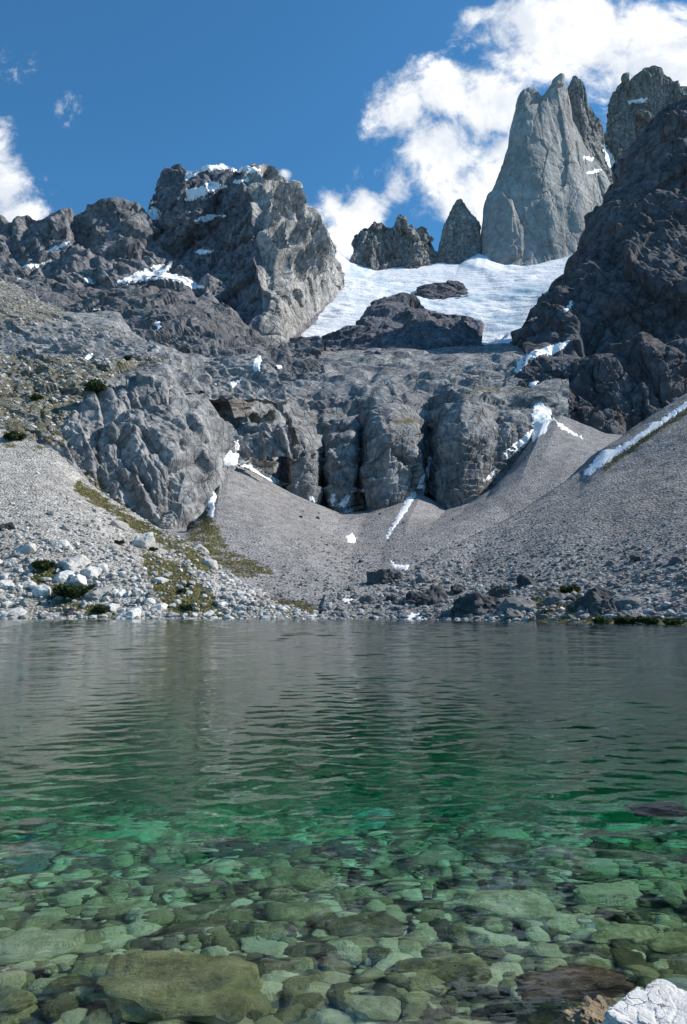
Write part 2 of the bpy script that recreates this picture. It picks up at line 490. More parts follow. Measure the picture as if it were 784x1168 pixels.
# --- left ridge on the skyline
loft('mountain_ridge', [
    [(-60, 352, 690), (60, 345, 680), (130, 340, 680), (200, 345, 690), (262, 352, 690)],
    [(-60, 305, 770), (20, 302, 765), (60, 300, 760), (90, 292, 760), (120, 300, 745), (150, 288, 765), (185, 302, 785), (230, 320, 790)],
    [(-60, 285, 815), (20, 280, 810), (60, 268, 800), (78, 266, 790), (92, 272, 825), (110, 262, 800), (140, 258, 795), (160, 262, 815), (180, 275, 830), (210, 305, 830)],
    [(-60, 268, 850), (0, 263, 850), (15, 259, 850), (22, 251, 845), (32, 248, 845), (45, 246, 842), (58, 239, 840), (70, 238, 838), (80, 237, 838), (84, 243, 845), (92, 243, 850), (101, 245, 850), (108, 241, 845), (116, 235, 842), (128, 231, 842), (140, 229, 842), (150, 229, 845), (158, 233, 848), (166, 240, 850), (172, 247, 855), (182, 266, 860), (202, 298, 865)]],
    M_ridge, D_rock(48, 11, (1, 1, 1.5), (10, -15, 30), 3, big=9, bigL=1.6, octv=5), step=.9, exl=260, thick=[150, 110, 80, 40],
    label='jagged dark grey rock ridge joining the left side of the broad peak', cat='ridge')

# --- the broad left peak
def D_peak(p, u, v, n):
    d = rockd(p, 62, 11, (1, 1, 1.5), (5, -20, 20), 5, octv=5)
    d += 5 * fbm(p / 110., 4, .45, 3) + 4 * saw(p, (.35, .1, 1), 22, 19, .6) + 3 * saw(p, (1, .6, -.3), 26, 20, .5) + 1.6 * saw(p, (.4, .1, 1), 8, 21, .5)
    rb = sm(.50, .60, u) * sm(1.0, .9, u) * sm(.15, .45, v)
    q = p * np.array([1 / 17., 1 / 30., 1 / 260.])
    rib = (1 - 2 * np.abs(noise(q + 4.2))) ** 1.6 if False else np.clip(1 - 1.8 * np.abs(noise(q + 4.2)), 0, 1) ** 1.5
    d = d * (1 - .86 * rb) + rb * 20 * (rib - .35)
    return d * (.3 + .7 * sm(.06, .36, v)) * (1 - .65 * sm(.86, .97, u) * sm(.1, .0, np.abs(u - .93)))
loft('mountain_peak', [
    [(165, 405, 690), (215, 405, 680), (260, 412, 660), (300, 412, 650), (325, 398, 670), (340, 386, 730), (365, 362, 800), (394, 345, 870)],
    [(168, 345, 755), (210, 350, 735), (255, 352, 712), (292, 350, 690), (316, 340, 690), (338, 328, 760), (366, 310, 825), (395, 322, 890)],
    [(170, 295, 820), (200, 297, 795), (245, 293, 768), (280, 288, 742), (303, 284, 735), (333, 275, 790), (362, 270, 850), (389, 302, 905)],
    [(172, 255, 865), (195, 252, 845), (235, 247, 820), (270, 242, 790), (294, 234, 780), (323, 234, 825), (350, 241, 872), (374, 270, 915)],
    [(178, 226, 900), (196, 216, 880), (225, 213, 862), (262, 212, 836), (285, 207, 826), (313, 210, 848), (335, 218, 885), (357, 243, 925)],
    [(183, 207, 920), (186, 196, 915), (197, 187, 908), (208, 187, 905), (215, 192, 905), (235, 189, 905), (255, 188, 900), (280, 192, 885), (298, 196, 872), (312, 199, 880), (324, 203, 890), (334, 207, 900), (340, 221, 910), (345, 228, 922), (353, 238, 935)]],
    M_peak, D_peak, step=.8, thick=[250, 220, 190, 150, 100, 50], smooth_u=.008, pale=lambda u, v, p: sm(.545, .62, u) * sm(1.0, .985, u) * sm(-.05, .12, v),  # paler right face: granite tone plus sunlit-against-shaded contrast put into the colour
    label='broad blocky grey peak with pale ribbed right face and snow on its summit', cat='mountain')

# --- twin spires and cone spire behind the glacier
loft('rock_spire', [
    [(396, 316, 1000), (425, 318, 990), (450, 316, 1000), (475, 316, 990), (503, 310, 1010)],
    [(401, 288, 1020), (425, 284, 1008), (447, 290, 1022), (473, 284, 1010), (499, 290, 1025)],
    [(403, 274, 1030), (425, 266, 1020), (448, 272, 1032), (470, 268, 1020), (494, 276, 1035)],
    [(406, 267, 1036), (409, 264, 1035), (415, 258, 1032), (419, 259, 1032), (424, 254, 1030), (431, 254, 1030), (437, 251, 1030), (441, 256, 1032), (447, 260, 1038), (450, 262, 1040), (451, 252, 1036), (455, 247, 1033), (458, 251, 1032), (461, 248, 1031), (466, 256, 1032), (474, 258, 1033), (481, 255, 1033), (485, 257, 1034), (488, 268, 1037)]],
    M_spire, D_rock(20, 5, (1, 1, 2.2), (3, -6, 0), 9, big=2, octv=4), step=.6, thick=[60, 50, 40, 14],
    label='low twin-topped jagged brown-grey rock crag standing behind the glacier', cat='crag')
loft('rock_spire', [
    [(496, 318, 1005), (525, 318, 995), (553, 308, 1010)],
    [(499, 283, 1030), (512, 280, 1022), (525, 278, 1018), (540, 278, 1024), (549, 280, 1034)],
    [(505, 262, 1042), (515, 258, 1034), (525, 256, 1032), (540, 258, 1036), (549, 262, 1044)],
    [(512, 245, 1050), (525, 243, 1042), (536, 246, 1044), (541, 248, 1050)],
    [(517, 234, 1055), (521, 227, 1052), (525, 226, 1052), (528, 229, 1052), (530, 233, 1053), (533, 237, 1054)]],
    M_spire, D_rock(18, 2.6, (1, 1, 2.2), (0, -4, 0), 12, big=1.5, octv=3), step=.6, thick=[60, 50, 36, 24, 8],
    label='single cone-shaped rock spire with a small knob on its tip', cat='spire')

# --- the granite towers
def D_tower(p, u, v, n):
    d = rockd(p, 70, 3.4, (1, 1, 3.4), (2, -7, 0), 21, octv=4, gain=.4, crack=.35)
    q = p * np.array([1 / 42., 1 / 60., 1 / 420.])
    return d + 4 * fbm(q, 3, .5, 2) + .5 * fbm(p / 14., 3, .5, 8)
loft('rock_tower', [
    [(545, 345, 985), (580, 350, 965), (620, 348, 960), (660, 340, 970), (722, 340, 1010)],
    [(549, 285, 1025), (580, 285, 1002), (620, 282, 995), (660, 280, 1005), (716, 280, 1050)],
    [(551, 243, 1048), (580, 238, 1026), (620, 232, 1020), (660, 232, 1030), (708, 238, 1080)],
    [(566, 203, 1068), (590, 197, 1048), (625, 190, 1045), (660, 193, 1060), (695, 205, 1095)],
    [(579, 163, 1088), (597, 156, 1072), (620, 150, 1070), (645, 152, 1080), (670, 168, 1110)],
    [(586, 132, 1104), (600, 128, 1094), (620, 123, 1092), (640, 124, 1098), (657, 138, 1118)],
    [(595, 110, 1114), (599, 105, 1112), (604, 102, 1111), (610, 103, 1111), (615, 110, 1113), (618, 112, 1114), (622, 109, 1113), (628, 98, 1112), (635, 91, 1112), (640, 87, 1113), (644, 91, 1115), (647, 100, 1118)]],
    M_gran, D_tower, step=.75, thick=[150, 130, 110, 90, 70, 45, 14], smooth_u=.03,
    label='tallest pale granite tower with smooth sheer face rising above the glacier', cat='rock tower')
loft('rock_tower', [
    [(640, 300, 1060), (670, 300, 1050), (712, 300, 1075)],
    [(645, 215, 1105), (672, 212, 1098), (702, 218, 1125)],
    [(647, 160, 1128), (668, 160, 1120), (693, 178, 1145)],
    [(646, 125, 1140), (662, 120, 1134), (687, 140, 1152)],
    [(646, 100, 1146), (649, 96, 1144), (653, 87, 1142), (656, 85, 1142), (662, 90, 1143), (666, 95, 1145), (669, 108, 1148), (674, 124, 1152)]],
    M_spire, D_rock(36, 4.5, (1, 1, 2.6), (0, 10, 0), 25, big=2.5, octv=4), step=.75, thick=[80, 70, 55, 40, 12],
    label='darker splintered shoulder pinnacle leaning on the right side of the tallest tower', cat='pinnacle')
loft('rock_tower', [
    [(688, 300, 1120), (740, 300, 1110), (830, 300, 1120)],
    [(693, 195, 1165), (715, 190, 1150), (740, 185, 1150), (820, 185, 1160)],
    [(691, 150, 1185), (712, 140, 1172), (740, 135, 1170), (810, 140, 1180)],
    [(692, 122, 1195), (696, 108, 1193), (700, 104, 1192), (703, 98, 1192), (706, 103, 1193), (709, 89, 1190), (712, 86, 1189), (716, 84, 1189), (718, 93, 1191), (724, 88, 1189), (731, 81, 1188), (740, 76, 1187), (748, 75, 1187), (754, 78, 1188), (758, 85, 1189), (764, 87, 1190), (769, 93, 1191), (775, 100, 1193), (784, 96, 1193), (800, 90, 1194), (812, 98, 1195)]],
    M_spire, D_rock(44, 8, (1, 1, 2.6), (0, 7, 0), 29, big=2, octv=5, crack=.4), step=.75, thick=[140, 110, 80, 30],
    label='second granite tower behind the snow gully, blocky brown-grey, upper part only', cat='rock tower')

# --- glacier
def D_ice(p, u, v, n):
    q = p @ rotm(0, 0, 25).T
    cre = ridged(q * np.array([1 / 60., 1 / 22., 1 / 22.]), 4, .55, 3)
    return 2.2 * fbm(p / 60., 4, .5, 6) + 1.7 * cre * sm(.30, .55, .5 + fbm(p / 120., 2, .5, 9))
loft('glacier', [
    [(296, 415, 665), (340, 412, 670), (400, 410, 680), (470, 415, 665), (520, 412, 665), (580, 405, 670), (640, 392, 680), (705, 365, 700)],
    [(305, 392, 735), (340, 386, 745), (400, 380, 760), (470, 385, 750), (520, 388, 740), (580, 380, 745), (640, 362, 760), (705, 340, 790)],
    [(312, 370, 800), (345, 360, 810), (390, 352, 820), (430, 345, 830), (500, 350, 830), (560, 350, 820), (620, 338, 830), (705, 312, 860)],
    [(332, 345, 860), (380, 322, 905), (430, 324, 915), (500, 326, 915), (560, 322, 905), (620, 314, 905), (705, 292, 930)],
    [(350, 312, 960), (384, 290, 1000), (400, 301, 1003), (430, 308, 1008), (470, 304, 1010), (500, 300, 1012), (525, 299, 1014), (546, 290, 1018), (556, 292, 1010), (575, 303, 1000), (600, 304, 995), (660, 290, 995), (705, 280, 1000)]],
    M_ice, D_ice, step=.9, back=[(60, 12), (160, -60)], smooth_u=.012, smooth=True, kind='thing',
    label='white and pale blue glacier spread below the towers in the high saddle', cat='glacier')

# --- dark knoll in front of the glacier, small outcrop in it
loft('rock_knoll', [
    [(255, 430, 560), (330, 428, 560), (400, 428, 560), (470, 428, 560), (540, 424, 565), (600, 415, 575), (650, 405, 590)],
    [(270, 402, 640), (335, 405, 630), (400, 400, 630), (450, 395, 630), (500, 396, 630), (530, 398, 640), (570, 398, 650), (640, 385, 660)],
    [(280, 392, 690), (330, 392, 685), (375, 388, 685), (400, 378, 690), (440, 362, 700), (480, 366, 700), (520, 378, 700), (550, 400, 680), (580, 396, 690), (650, 370, 700)],
    [(290, 391, 715), (330, 391, 712), (372, 389, 705), (390, 384, 715), (402, 369, 735), (415, 357, 745), (424, 348, 752), (432, 343, 758), (447, 338, 765), (460, 338, 765), (472, 342, 762), (480, 348, 758), (490, 352, 760), (502, 354, 762), (520, 361, 755), (538, 365, 750), (547, 370, 742), (549, 375, 730), (550, 398, 700), (575, 391, 700), (600, 379, 710), (660, 348, 730)]],
    M_knoll, D_rock(42, 6.5, (1.3, 1, .9), (20, -10, 15), 33, big=4, bigL=1.5, octv=4, warp=.4), step=.8, back=[(30, -6), (60, -40)],
    label='dark rock knoll in the middle of the lower glacier', cat='knoll')
loft('rock_outcrop', [
    [(470, 342, 845), (500, 344, 840), (536, 340, 850)],
    [(474, 330, 868), (490, 329, 866), (510, 328, 866), (534, 331, 872)],
    [(478, 326, 878), (486, 324, 877), (497, 323, 877), (512, 321, 877), (522, 322, 878), (531, 326, 880)]],
    M_knoll, D_rock(12, 2.5, (1.4, 1, 1), (0, 0, 0), 36, octv=3), step=.6, thick=[40, 30, 12],
    label='small flat dark outcrop poking through the upper glacier', cat='outcrop')

# --- right dark massif
def D_right(p, u, v, n):
    d = rockd(p, 84, 11, (1, 1, 1.7), (6, 14, -20), 41, octv=6, gain=.42, crack=.25)
    d += 4 * fbm(p * np.array([1 / 80., 1 / 80., 1 / 140.]), 3, .42, 5) + 5 * saw(p, (-.55, .2, 1), 24, 15, .6) + 4 * saw(p, (1, .5, .5), 30, 16, .5) + 1.8 * saw(p, (-.5, .1, 1), 8, 17, .5) + 1.5 * saw(p, (1, .2, .4), 9, 18, .5)
    return d
loft('mountain_wall', [
    [(585, 525, 370), (640, 530, 366), (700, 530, 362), (760, 520, 366), (880, 500, 385)],
    [(592, 445, 425), (640, 452, 410), (700, 452, 400), (760, 446, 402), (880, 430, 415)],
    [(598, 408, 462), (640, 408, 440), (700, 405, 422), (760, 400, 418), (880, 385, 425)],
    [(598, 392, 515), (645, 390, 498), (700, 390, 478), (760, 388, 470), (880, 372, 470)],
    [(611, 352, 560), (650, 340, 535), (700, 336, 515), (760, 332, 505), (880, 320, 505)],
    [(650, 305, 598), (680, 296, 570), (712, 290, 555), (760, 285, 545), (880, 270, 545)],
    [(670, 265, 635), (700, 256, 605), (727, 250, 592), (770, 240, 582), (880, 220, 582)],
    [(681, 234, 668), (705, 228, 640), (736, 215, 625), (775, 200, 615), (880, 175, 615)],
    [(697, 214, 700), (718, 203, 672), (746, 182, 652), (780, 160, 645), (880, 125, 645)],
    [(706, 205, 716), (711, 196, 712), (718, 186, 708), (724, 178, 704), (731, 169, 702), (740, 155, 700), (747, 144, 696), (757, 132, 692), (770, 122, 688), (784, 114, 686), (820, 92, 680), (880, 62, 680)]],
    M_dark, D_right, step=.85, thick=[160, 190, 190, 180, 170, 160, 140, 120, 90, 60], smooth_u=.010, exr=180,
    label='huge dark shaded rock wall rising at the right above the scree', cat='mountain')

# --- foothills at the left
loft('foothill', [
    [(20, 440, 425), (120, 440, 425), (200, 450, 415), (250, 462, 412), (290, 460, 425), (322, 445, 450)],
    [(20, 375, 520), (100, 378, 520), (180, 388, 508), (235, 398, 492), (280, 418, 470), (310, 418, 492)],
    [(0, 348, 600), (80, 350, 600), (150, 350, 590), (195, 352, 585), (235, 362, 572), (270, 386, 550), (304, 402, 560)],
    [(-40, 314, 685), (40, 318, 685), (80, 322, 680), (110, 326, 680), (140, 323, 685), (180, 322, 695), (205, 326, 690), (225, 336, 670), (250, 343, 655), (265, 350, 645), (280, 368, 630), (312, 392, 615)]],
    M_foot, D_bench(34, 5.5, 15, 51, 5, .45), step=.85, ext=60, exl=160, back=[(40, 6), (120, -30)],
    veg=regions([([(0, 345), (60, 350), (140, 375), (110, 400), (0, 400)], .35)]),
    label='dark stepped rock foothill below the broad peak', cat='foothill')
V_up = regions([([(-150, 300), (10, 316), (40, 335), (80, 352), (75, 372), (20, 375), (-150, 375)], .50),
                ([(-150, 374), (30, 372), (75, 378), (75, 384), (-150, 386)], .5),
                ([(95, 372), (140, 374), (138, 382), (95, 381)], .6),
                ([(-150, 425), (60, 412), (205, 400), (215, 415), (100, 440), (-150, 520)], .54)], 8)
loft('hillside', [
    [(-60, 470, 290), (0, 470, 290), (100, 462, 290), (200, 455, 300), (238, 455, 315)],
    [(-60, 412, 362), (0, 412, 362), (80, 408, 358), (150, 407, 352), (200, 407, 350), (228, 425, 350)],
    [(-60, 390, 385), (0, 388, 385), (60, 390, 380), (120, 392, 376), (160, 398, 372), (198, 404, 366), (218, 412, 362)],
    [(-60, 350, 420), (0, 348, 420), (60, 368, 410), (120, 376, 405), (160, 386, 400), (195, 400, 385), (214, 408, 378)],
    [(-60, 316, 500), (0, 317, 500), (20, 325, 490), (45, 340, 475), (75, 354, 462), (100, 357, 458), (135, 361, 455), (150, 378, 435), (165, 390, 420), (190, 399, 405), (213, 406, 395)]],
    M_butt, D_bench(22, 2.2, 9, 55, 2, .22), step=.85, ext=90, exl=160, back=[(25, -3), (60, -40)], veg=V_up,
    label='high ledges of pale slabs and brown-green turf at the upper left', cat='hillside')
V_b = regions([([(-150, 380), (60, 402), (190, 402), (200, 412), (150, 430), (118, 440), (95, 462), (75, 490), (85, 515), (60, 512), (0, 492), (-150, 480)], .56),
               ([(90, 520), (150, 575), (190, 600), (180, 612), (90, 560)], .55)], 9)
def D_butt(p, u, v, n):
    d = rockd(p, 19, 3.6, (1, 1, 2.4), (12, 22, 20), 61, octv=5, gain=.46, crack=.5)
    d += 2.2 * fbm(p / 38., 4, .42, 7) + 2.3 * saw(p, (1, .3, .55), 9, 11, .6) + 1.0 * saw(p, (1, -.2, .75), 3.4, 12, .5) + .9 * saw(p, (-.3, .2, 1), 6, 13, .6)
    return d * (.35 + .65 * sm(.35, .58, u))
loft('rock_buttress', [
    [(-60, 510, 222), (0, 520, 222), (60, 545, 225), (130, 600, 228), (185, 628, 230), (215, 632, 236), (240, 612, 255), (262, 545, 290), (274, 520, 305)],
    [(-60, 460, 255), (0, 465, 257), (60, 478, 256), (130, 505, 248), (180, 540, 240), (212, 555, 244), (236, 535, 262), (258, 500, 292), (271, 492, 308)],
    [(-60, 425, 298), (0, 428, 298), (60, 428, 298), (110, 434, 295), (160, 440, 285), (195, 450, 282), (228, 460, 290), (252, 470, 304), (268, 486, 315)],
    [(-60, 398, 345), (0, 402, 345), (50, 405, 342), (110, 409, 336), (165, 406, 332), (195, 402, 332), (215, 412, 334), (236, 434, 338), (250, 452, 340), (266, 478, 335)]],
    M_butt, D_butt, step=.8, ext=60, exl=140, back=[(25, 3), (60, -30)], veg=V_b,
    label='grey fissured rock buttress above the left scree, turf on its crown', cat='cliff')

# --- central slab cliff and the benches above it
def D_slab(p, u, v, n):
    cl = sm(.02, .10, v) * sm(.60, .46, v)
    d = rockd(p, 44, 3.0, (1.2, 1, 1.7), (6, -9, 12), 71, octv=5, gain=.42, crack=.35)
    b = rockd(p, 50, 3.2, (1.9, 1.2, .75), (5, 3, 8), 75, octv=5, gain=.42, crack=.35, warp=.35)
    d = (d * (.45 + .55 * cl) + b * (1 - cl)) * (.35 + .65 * sm(.10, .26, u)) + 1.0 * fbm(p / 40., 4, .42, 4)
    d += (3.4 + 2.6 * (1 - cl)) * saw(p, (.10, .20, 1), 11, 3, .55) + 1.3 * saw(p, (-.1, .1, 1), 3.6, 5, .6) + cl * (2.2 * saw(p, (1, .35, .12), 13, 7, .5) + .9 * saw(p, (1, -.3, -.2), 5, 9, .5))
    lw = .2 + .8 * np.maximum(sm(.20, .31, u), sm(.42, .30, v))
    return (d * lw)[:, None] * n + lw[:, None] * terrace(p, 13, n, 77, 16) * (sm(.56, .66, v) * sm(1.02, .93, v))[:, None]
loft('slab_cliff', [
    [(232, 545, 330), (262, 552, 320), (290, 565, 322), (318, 578, 320), (325, 580, 345), (332, 580, 318), (350, 588, 316), (362, 590, 320), (368, 592, 350), (374, 595, 324), (390, 600, 320), (402, 600, 325), (411, 598, 358), (418, 602, 320), (445, 600, 314), (473, 585, 320), (481, 578, 354), (490, 575, 358), (500, 590, 323), (525, 604, 314), (550, 596, 320), (566, 575, 332), (582, 565, 340), (612, 535, 362), (650, 515, 372)],
    [(232, 495, 345), (262, 500, 334), (290, 510, 332), (316, 515, 332), (324, 518, 364), (333, 520, 331), (350, 525, 328), (362, 528, 333), (368, 530, 370), (375, 530, 336), (390, 530, 333), (403, 528, 338), (412, 525, 375), (420, 520, 331), (445, 515, 326), (474, 515, 333), (484, 515, 380), (492, 512, 376), (502, 510, 334), (528, 505, 327), (552, 510, 334), (566, 500, 350), (582, 500, 350), (612, 490, 364), (650, 470, 380)],
    [(232, 474, 362), (262, 478, 349), (290, 478, 346), (314, 492, 346), (324, 500, 372), (334, 494, 346), (350, 497, 343), (362, 502, 348), (369, 507, 380), (376, 502, 349), (392, 499, 346), (404, 494, 352), (413, 490, 388), (421, 486, 344), (445, 477, 342), (475, 487, 350), (486, 500, 392), (494, 492, 390), (504, 480, 350), (528, 470, 345), (550, 477, 352), (566, 482, 370), (584, 476, 366), (612, 470, 376), (650, 458, 392)],
    [(232, 455, 392), (262, 452, 380), (290, 452, 378), (314, 462, 380), (335, 475, 372), (365, 485, 380), (392, 484, 378), (410, 478, 395), (430, 472, 372), (450, 470, 368), (476, 476, 380), (490, 480, 400), (510, 462, 380), (530, 456, 375), (556, 460, 385), (580, 458, 390), (612, 450, 395), (650, 440, 410)],
    [(232, 438, 430), (300, 440, 425), (360, 452, 425), (420, 450, 415), (480, 452, 425), (540, 440, 425), (600, 434, 432), (650, 426, 440)],
    [(232, 426, 480), (330, 428, 470), (420, 432, 465), (520, 420, 470), (600, 412, 475), (650, 408, 490)],
    [(232, 412, 560), (300, 406, 560), (360, 412, 550), (440, 410, 545), (520, 404, 540), (600, 398, 535), (650, 390, 535)],
    [(232, 400, 660), (300, 394, 660), (400, 398, 650), (500, 398, 630), (600, 390, 610), (650, 380, 610)]],
    M_slab, D_slab, step=.8, back=[(60, 10)], smooth_u=.006, exl=60, ease=3,
    veg=regions([([(440, 478), (470, 472), (480, 484), (450, 488)], .6), ([(530, 440), (600, 436), (610, 446), (520, 456)], .5), ([(330, 470), (380, 462), (400, 480), (340, 490)], .4), ([(235, 425), (262, 440), (250, 455), (235, 450)], .6)], 6),
    label='grey ice-worn slab cliff split by dark vertical gullies above the scree', cat='cliff')

# --- scree
def fan(k=1.0):
    def f(u, v, p):
        q = np.stack([u * 17 + 1.1 * fbm(p / 40., 3, .5, 3), v * 3.5, 0 * u], -1)
        return np.clip(.5 + .26 * k * fbm(q, 4, .55, 31), 0, 1)
    return f
def D_scree(a=.5):
    def f(p, u, v, n):
        return .9 * fbm(p / 30., 3, .45, 11) + .5 * (fan()(u, v, p) - .5) + a * (.4 * fbm(p / 6., 3, .45, 12) + .10 * facets(p / 1.6, 3)[0])
    return f
V_c = regions([([(208, 612), (240, 575), (250, 600), (262, 625), (300, 640), (320, 655), (280, 662), (230, 640)], .60), ([(300, 680), (345, 684), (372, 694), (392, 708), (300, 708)], .75),
               ([(385, 697), (450, 697), (450, 708), (390, 708)], .65)], 8)
loft('scree_slope', [
    [(170, 722, 118), (300, 722, 118), (420, 722, 116), (560, 722, 116), (720, 722, 116)],
    [(170, 706, 128), (300, 706, 128), (420, 706, 128), (560, 706, 128), (720, 706, 128)],
    [(170, 672, 152), (250, 662, 160), (330, 660, 165), (400, 668, 160), (440, 660, 165), (520, 645, 176), (600, 632, 186), (720, 600, 200)],
    [(170, 625, 192), (240, 603, 210), (300, 608, 213), (360, 625, 210), (400, 640, 205), (436, 632, 215), (500, 608, 232), (580, 575, 252), (640, 548, 268), (720, 530, 280)],
    [(170, 595, 245), (215, 602, 252), (238, 575, 278), (252, 534, 306), (262, 528, 312), (285, 538, 314), (300, 547, 315), (330, 563, 318), (360, 575, 320), (390, 585, 322), (420, 583, 322), (450, 572, 328), (480, 562, 334), (510, 580, 328), (540, 571, 332), (570, 549, 342), (600, 512, 354), (620, 484, 364), (640, 474, 372), (664, 484, 370), (690, 494, 360), (760, 504, 350)]],
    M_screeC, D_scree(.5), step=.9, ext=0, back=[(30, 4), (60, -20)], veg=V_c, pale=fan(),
    label='pale grey scree fans below the slab cliff running down to the lake', cat='scree slope')
V_r = regions([([(600, 703), (680, 702), (784, 706), (900, 706), (900, 718), (600, 714)], .7), ([(684, 530), (740, 492), (790, 460), (900, 400), (900, 412), (795, 468), (745, 500), (690, 540)], .60), ([(605, 672), (665, 668), (665, 700), (605, 705)], .55)], 5)
loft('scree_slope', [
    [(415, 724, 116), (480, 724, 108), (540, 726, 100), (620, 728, 88), (700, 730, 78), (790, 734, 68), (890, 738, 62)],
    [(425, 707, 126), (480, 708, 118), (540, 709, 110), (620, 711, 98), (700, 712, 88), (790, 714, 77), (890, 716, 70)],
    [(428, 700, 131), (480, 688, 136), (540, 676, 137), (620, 664, 130), (700, 650, 124), (790, 632, 116), (890, 610, 112)],
    [(430, 690, 138), (480, 666, 152), (540, 642, 164), (620, 602, 174), (700, 568, 177), (790, 533, 174), (890, 500, 170)],
    [(432, 682, 146), (452, 662, 160), (500, 634, 178), (560, 602, 198), (610, 574, 215), (650, 548, 230), (662, 538, 236), (690, 510, 241), (740, 478, 246), (784, 449, 251), (890, 385, 262)]],
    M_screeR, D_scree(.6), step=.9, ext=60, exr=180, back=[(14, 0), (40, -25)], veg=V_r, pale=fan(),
    label='darker grey scree slope climbing to the right above the reedy shore', cat='scree slope')
V_l = regions([([(160, 625), (205, 640), (240, 672), (262, 708), (205, 708), (180, 690), (165, 655)], .80), ([(90, 545), (150, 585), (215, 618), (255, 650), (230, 655), (150, 605), (80, 560)], .72),
               ([(40, 645), (70, 640), (80, 665), (100, 690), (60, 706), (30, 706), (25, 665)], .55), ([(85, 690), (130, 686), (140, 708), (85, 708)], .7), ([(300, 685), (350, 700), (300, 708)], .5), ([(0, 485), (60, 510), (50, 525), (0, 510)], .4)], 8)
loft('boulder_slope', [
    [(-60, 724, 116), (60, 724, 116), (200, 724, 117), (360, 722, 118)],
    [(-60, 706, 127), (60, 706, 127), (200, 706, 128), (360, 706, 128)],
    [(-60, 610, 146), (60, 628, 146), (150, 654, 142), (230, 674, 139), (300, 692, 133), (358, 704, 130)],
    [(-60, 548, 176), (40, 562, 174), (110, 592, 168), (180, 628, 161), (250, 662, 150), (310, 690, 139), (356, 703, 132)],
    [(-60, 468, 222), (0, 489, 217), (25, 500, 214), (60, 513, 210), (100, 548, 200), (140, 576, 190), (180, 601, 182), (215, 618, 175), (255, 650, 162), (310, 688, 143), (356, 702, 134)]],
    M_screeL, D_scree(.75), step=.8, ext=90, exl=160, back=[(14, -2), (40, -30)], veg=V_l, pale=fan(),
    label='sunlit pale boulder slope falling to the lake at the left', cat='slope')
#==SNOW==
gv = []; gf = []; off = 0
for v, f in GEO:
    gv.append(v); gf.append(f + off); off += len(v)
BV = BVHTree.FromPolygons(np.concatenate(gv).tolist(), np.concatenate(gf).tolist())
VCAM = Vector(CAM)
def hit(px, py):
    h = BV.ray_cast(VCAM, ray(px, py))
    return (np.array(h[0]), np.array(h[1])) if h[0] is not None else (None, None)

def biggest(fs):
    par = {int(v): int(v) for v in np.unique(fs)}
    def find(a):
        while par[a] != a: par[a] = par[par[a]]; a = par[a]
        return a
    for f in fs:
        a = find(int(f[0]))
        for b in f[1:]:
            par[find(int(b))] = a; a = find(a)
    rt = np.array([find(int(f[0])) for f in fs]); u, c = np.unique(rt, return_counts=True)
    return fs[rt == u[c.argmax()]]

def snow(poly, label, t=.7, st=.55, rag=2.0):
    poly = [(float(a), float(b)) for a, b in poly]
    xs = [p[0] for p in poly]; ys = [p[1] for p in poly]
    gx = np.arange(min(xs) - 2, max(xs) + 2, st); gy = np.arange(min(ys) - 2, max(ys) + 2, st)
    X, Yy = np.meshgrid(gx, gy)
    d = polydist(X, Yy, poly); s = np.where(inpoly(X, Yy, poly), d, -d)
    q = np.stack([X / 4., Yy / 4., np.zeros_like(X)], -1)
    s = s + rag * fbm(q, 3, .6, 5)
    idx = -np.ones(X.shape, int); vs = []
    T = np.full(X.shape, np.nan)
    for i in range(X.shape[0]):
        for j in range(X.shape[1]):
            if s[i, j] > -4.0:
                h = BV.ray_cast(VCAM, ray(X[i, j], Yy[i, j]))
                if h[0] is not None: T[i, j] = h[3]
    ok = np.isfinite(T)
    if ok.sum() < 8: return
    def blur(A, k):
        w = ok.astype(float); a = np.where(ok, A, 0)
        for ax in (0, 1): a = boxsm(a, k, ax); w = boxsm(w, k, ax)
        return a / np.maximum(w, 1e-6)
    Ts = np.where(ok, np.minimum(blur(np.where(ok, T, 0), 3), T), 0)
    Ts = blur(Ts, 2)
    Ts = np.minimum(Ts, np.where(ok, T, 0))
    for i in range(X.shape[0]):
        for j in range(X.shape[1]):
            if ok[i, j] and s[i, j] > -1.0:
                e = min(max(s[i, j], -1.0), 2.0) / 2.0
                f = sm(-1.0, 1.2, s[i, j])
                p = CAM + np.array(ray(X[i, j], Yy[i, j])) * (T[i, j] * (1 - f) + Ts[i, j] * f)
                idx[i, j] = len(vs); vs.append(p + np.array([0, -.25, .8]) * t * 1.3 * e)
    if len(vs) < 4: return
    V = np.array(vs); fs = []
    lim = 14 * st * np.median(V[:, 1]) / F + 2.0
    for i in range(X.shape[0] - 1):
        for j in range(X.shape[1] - 1):
            k = [idx[i, j], idx[i + 1, j], idx[i + 1, j + 1], idx[i, j + 1]]
            if min(k) < 0: continue
            y = V[k, 1]
            if y.max() - y.min() > lim: continue
            fs.append(k)
    if not fs: return
    fs = biggest(np.array(fs)); us = np.unique(fs); mp = np.zeros(len(V), int); mp[us] = np.arange(len(us))
    o = mk('snow_patch', V[us], mp[fs], M_snow, True)
    return tag(o, label, 'snow patch')

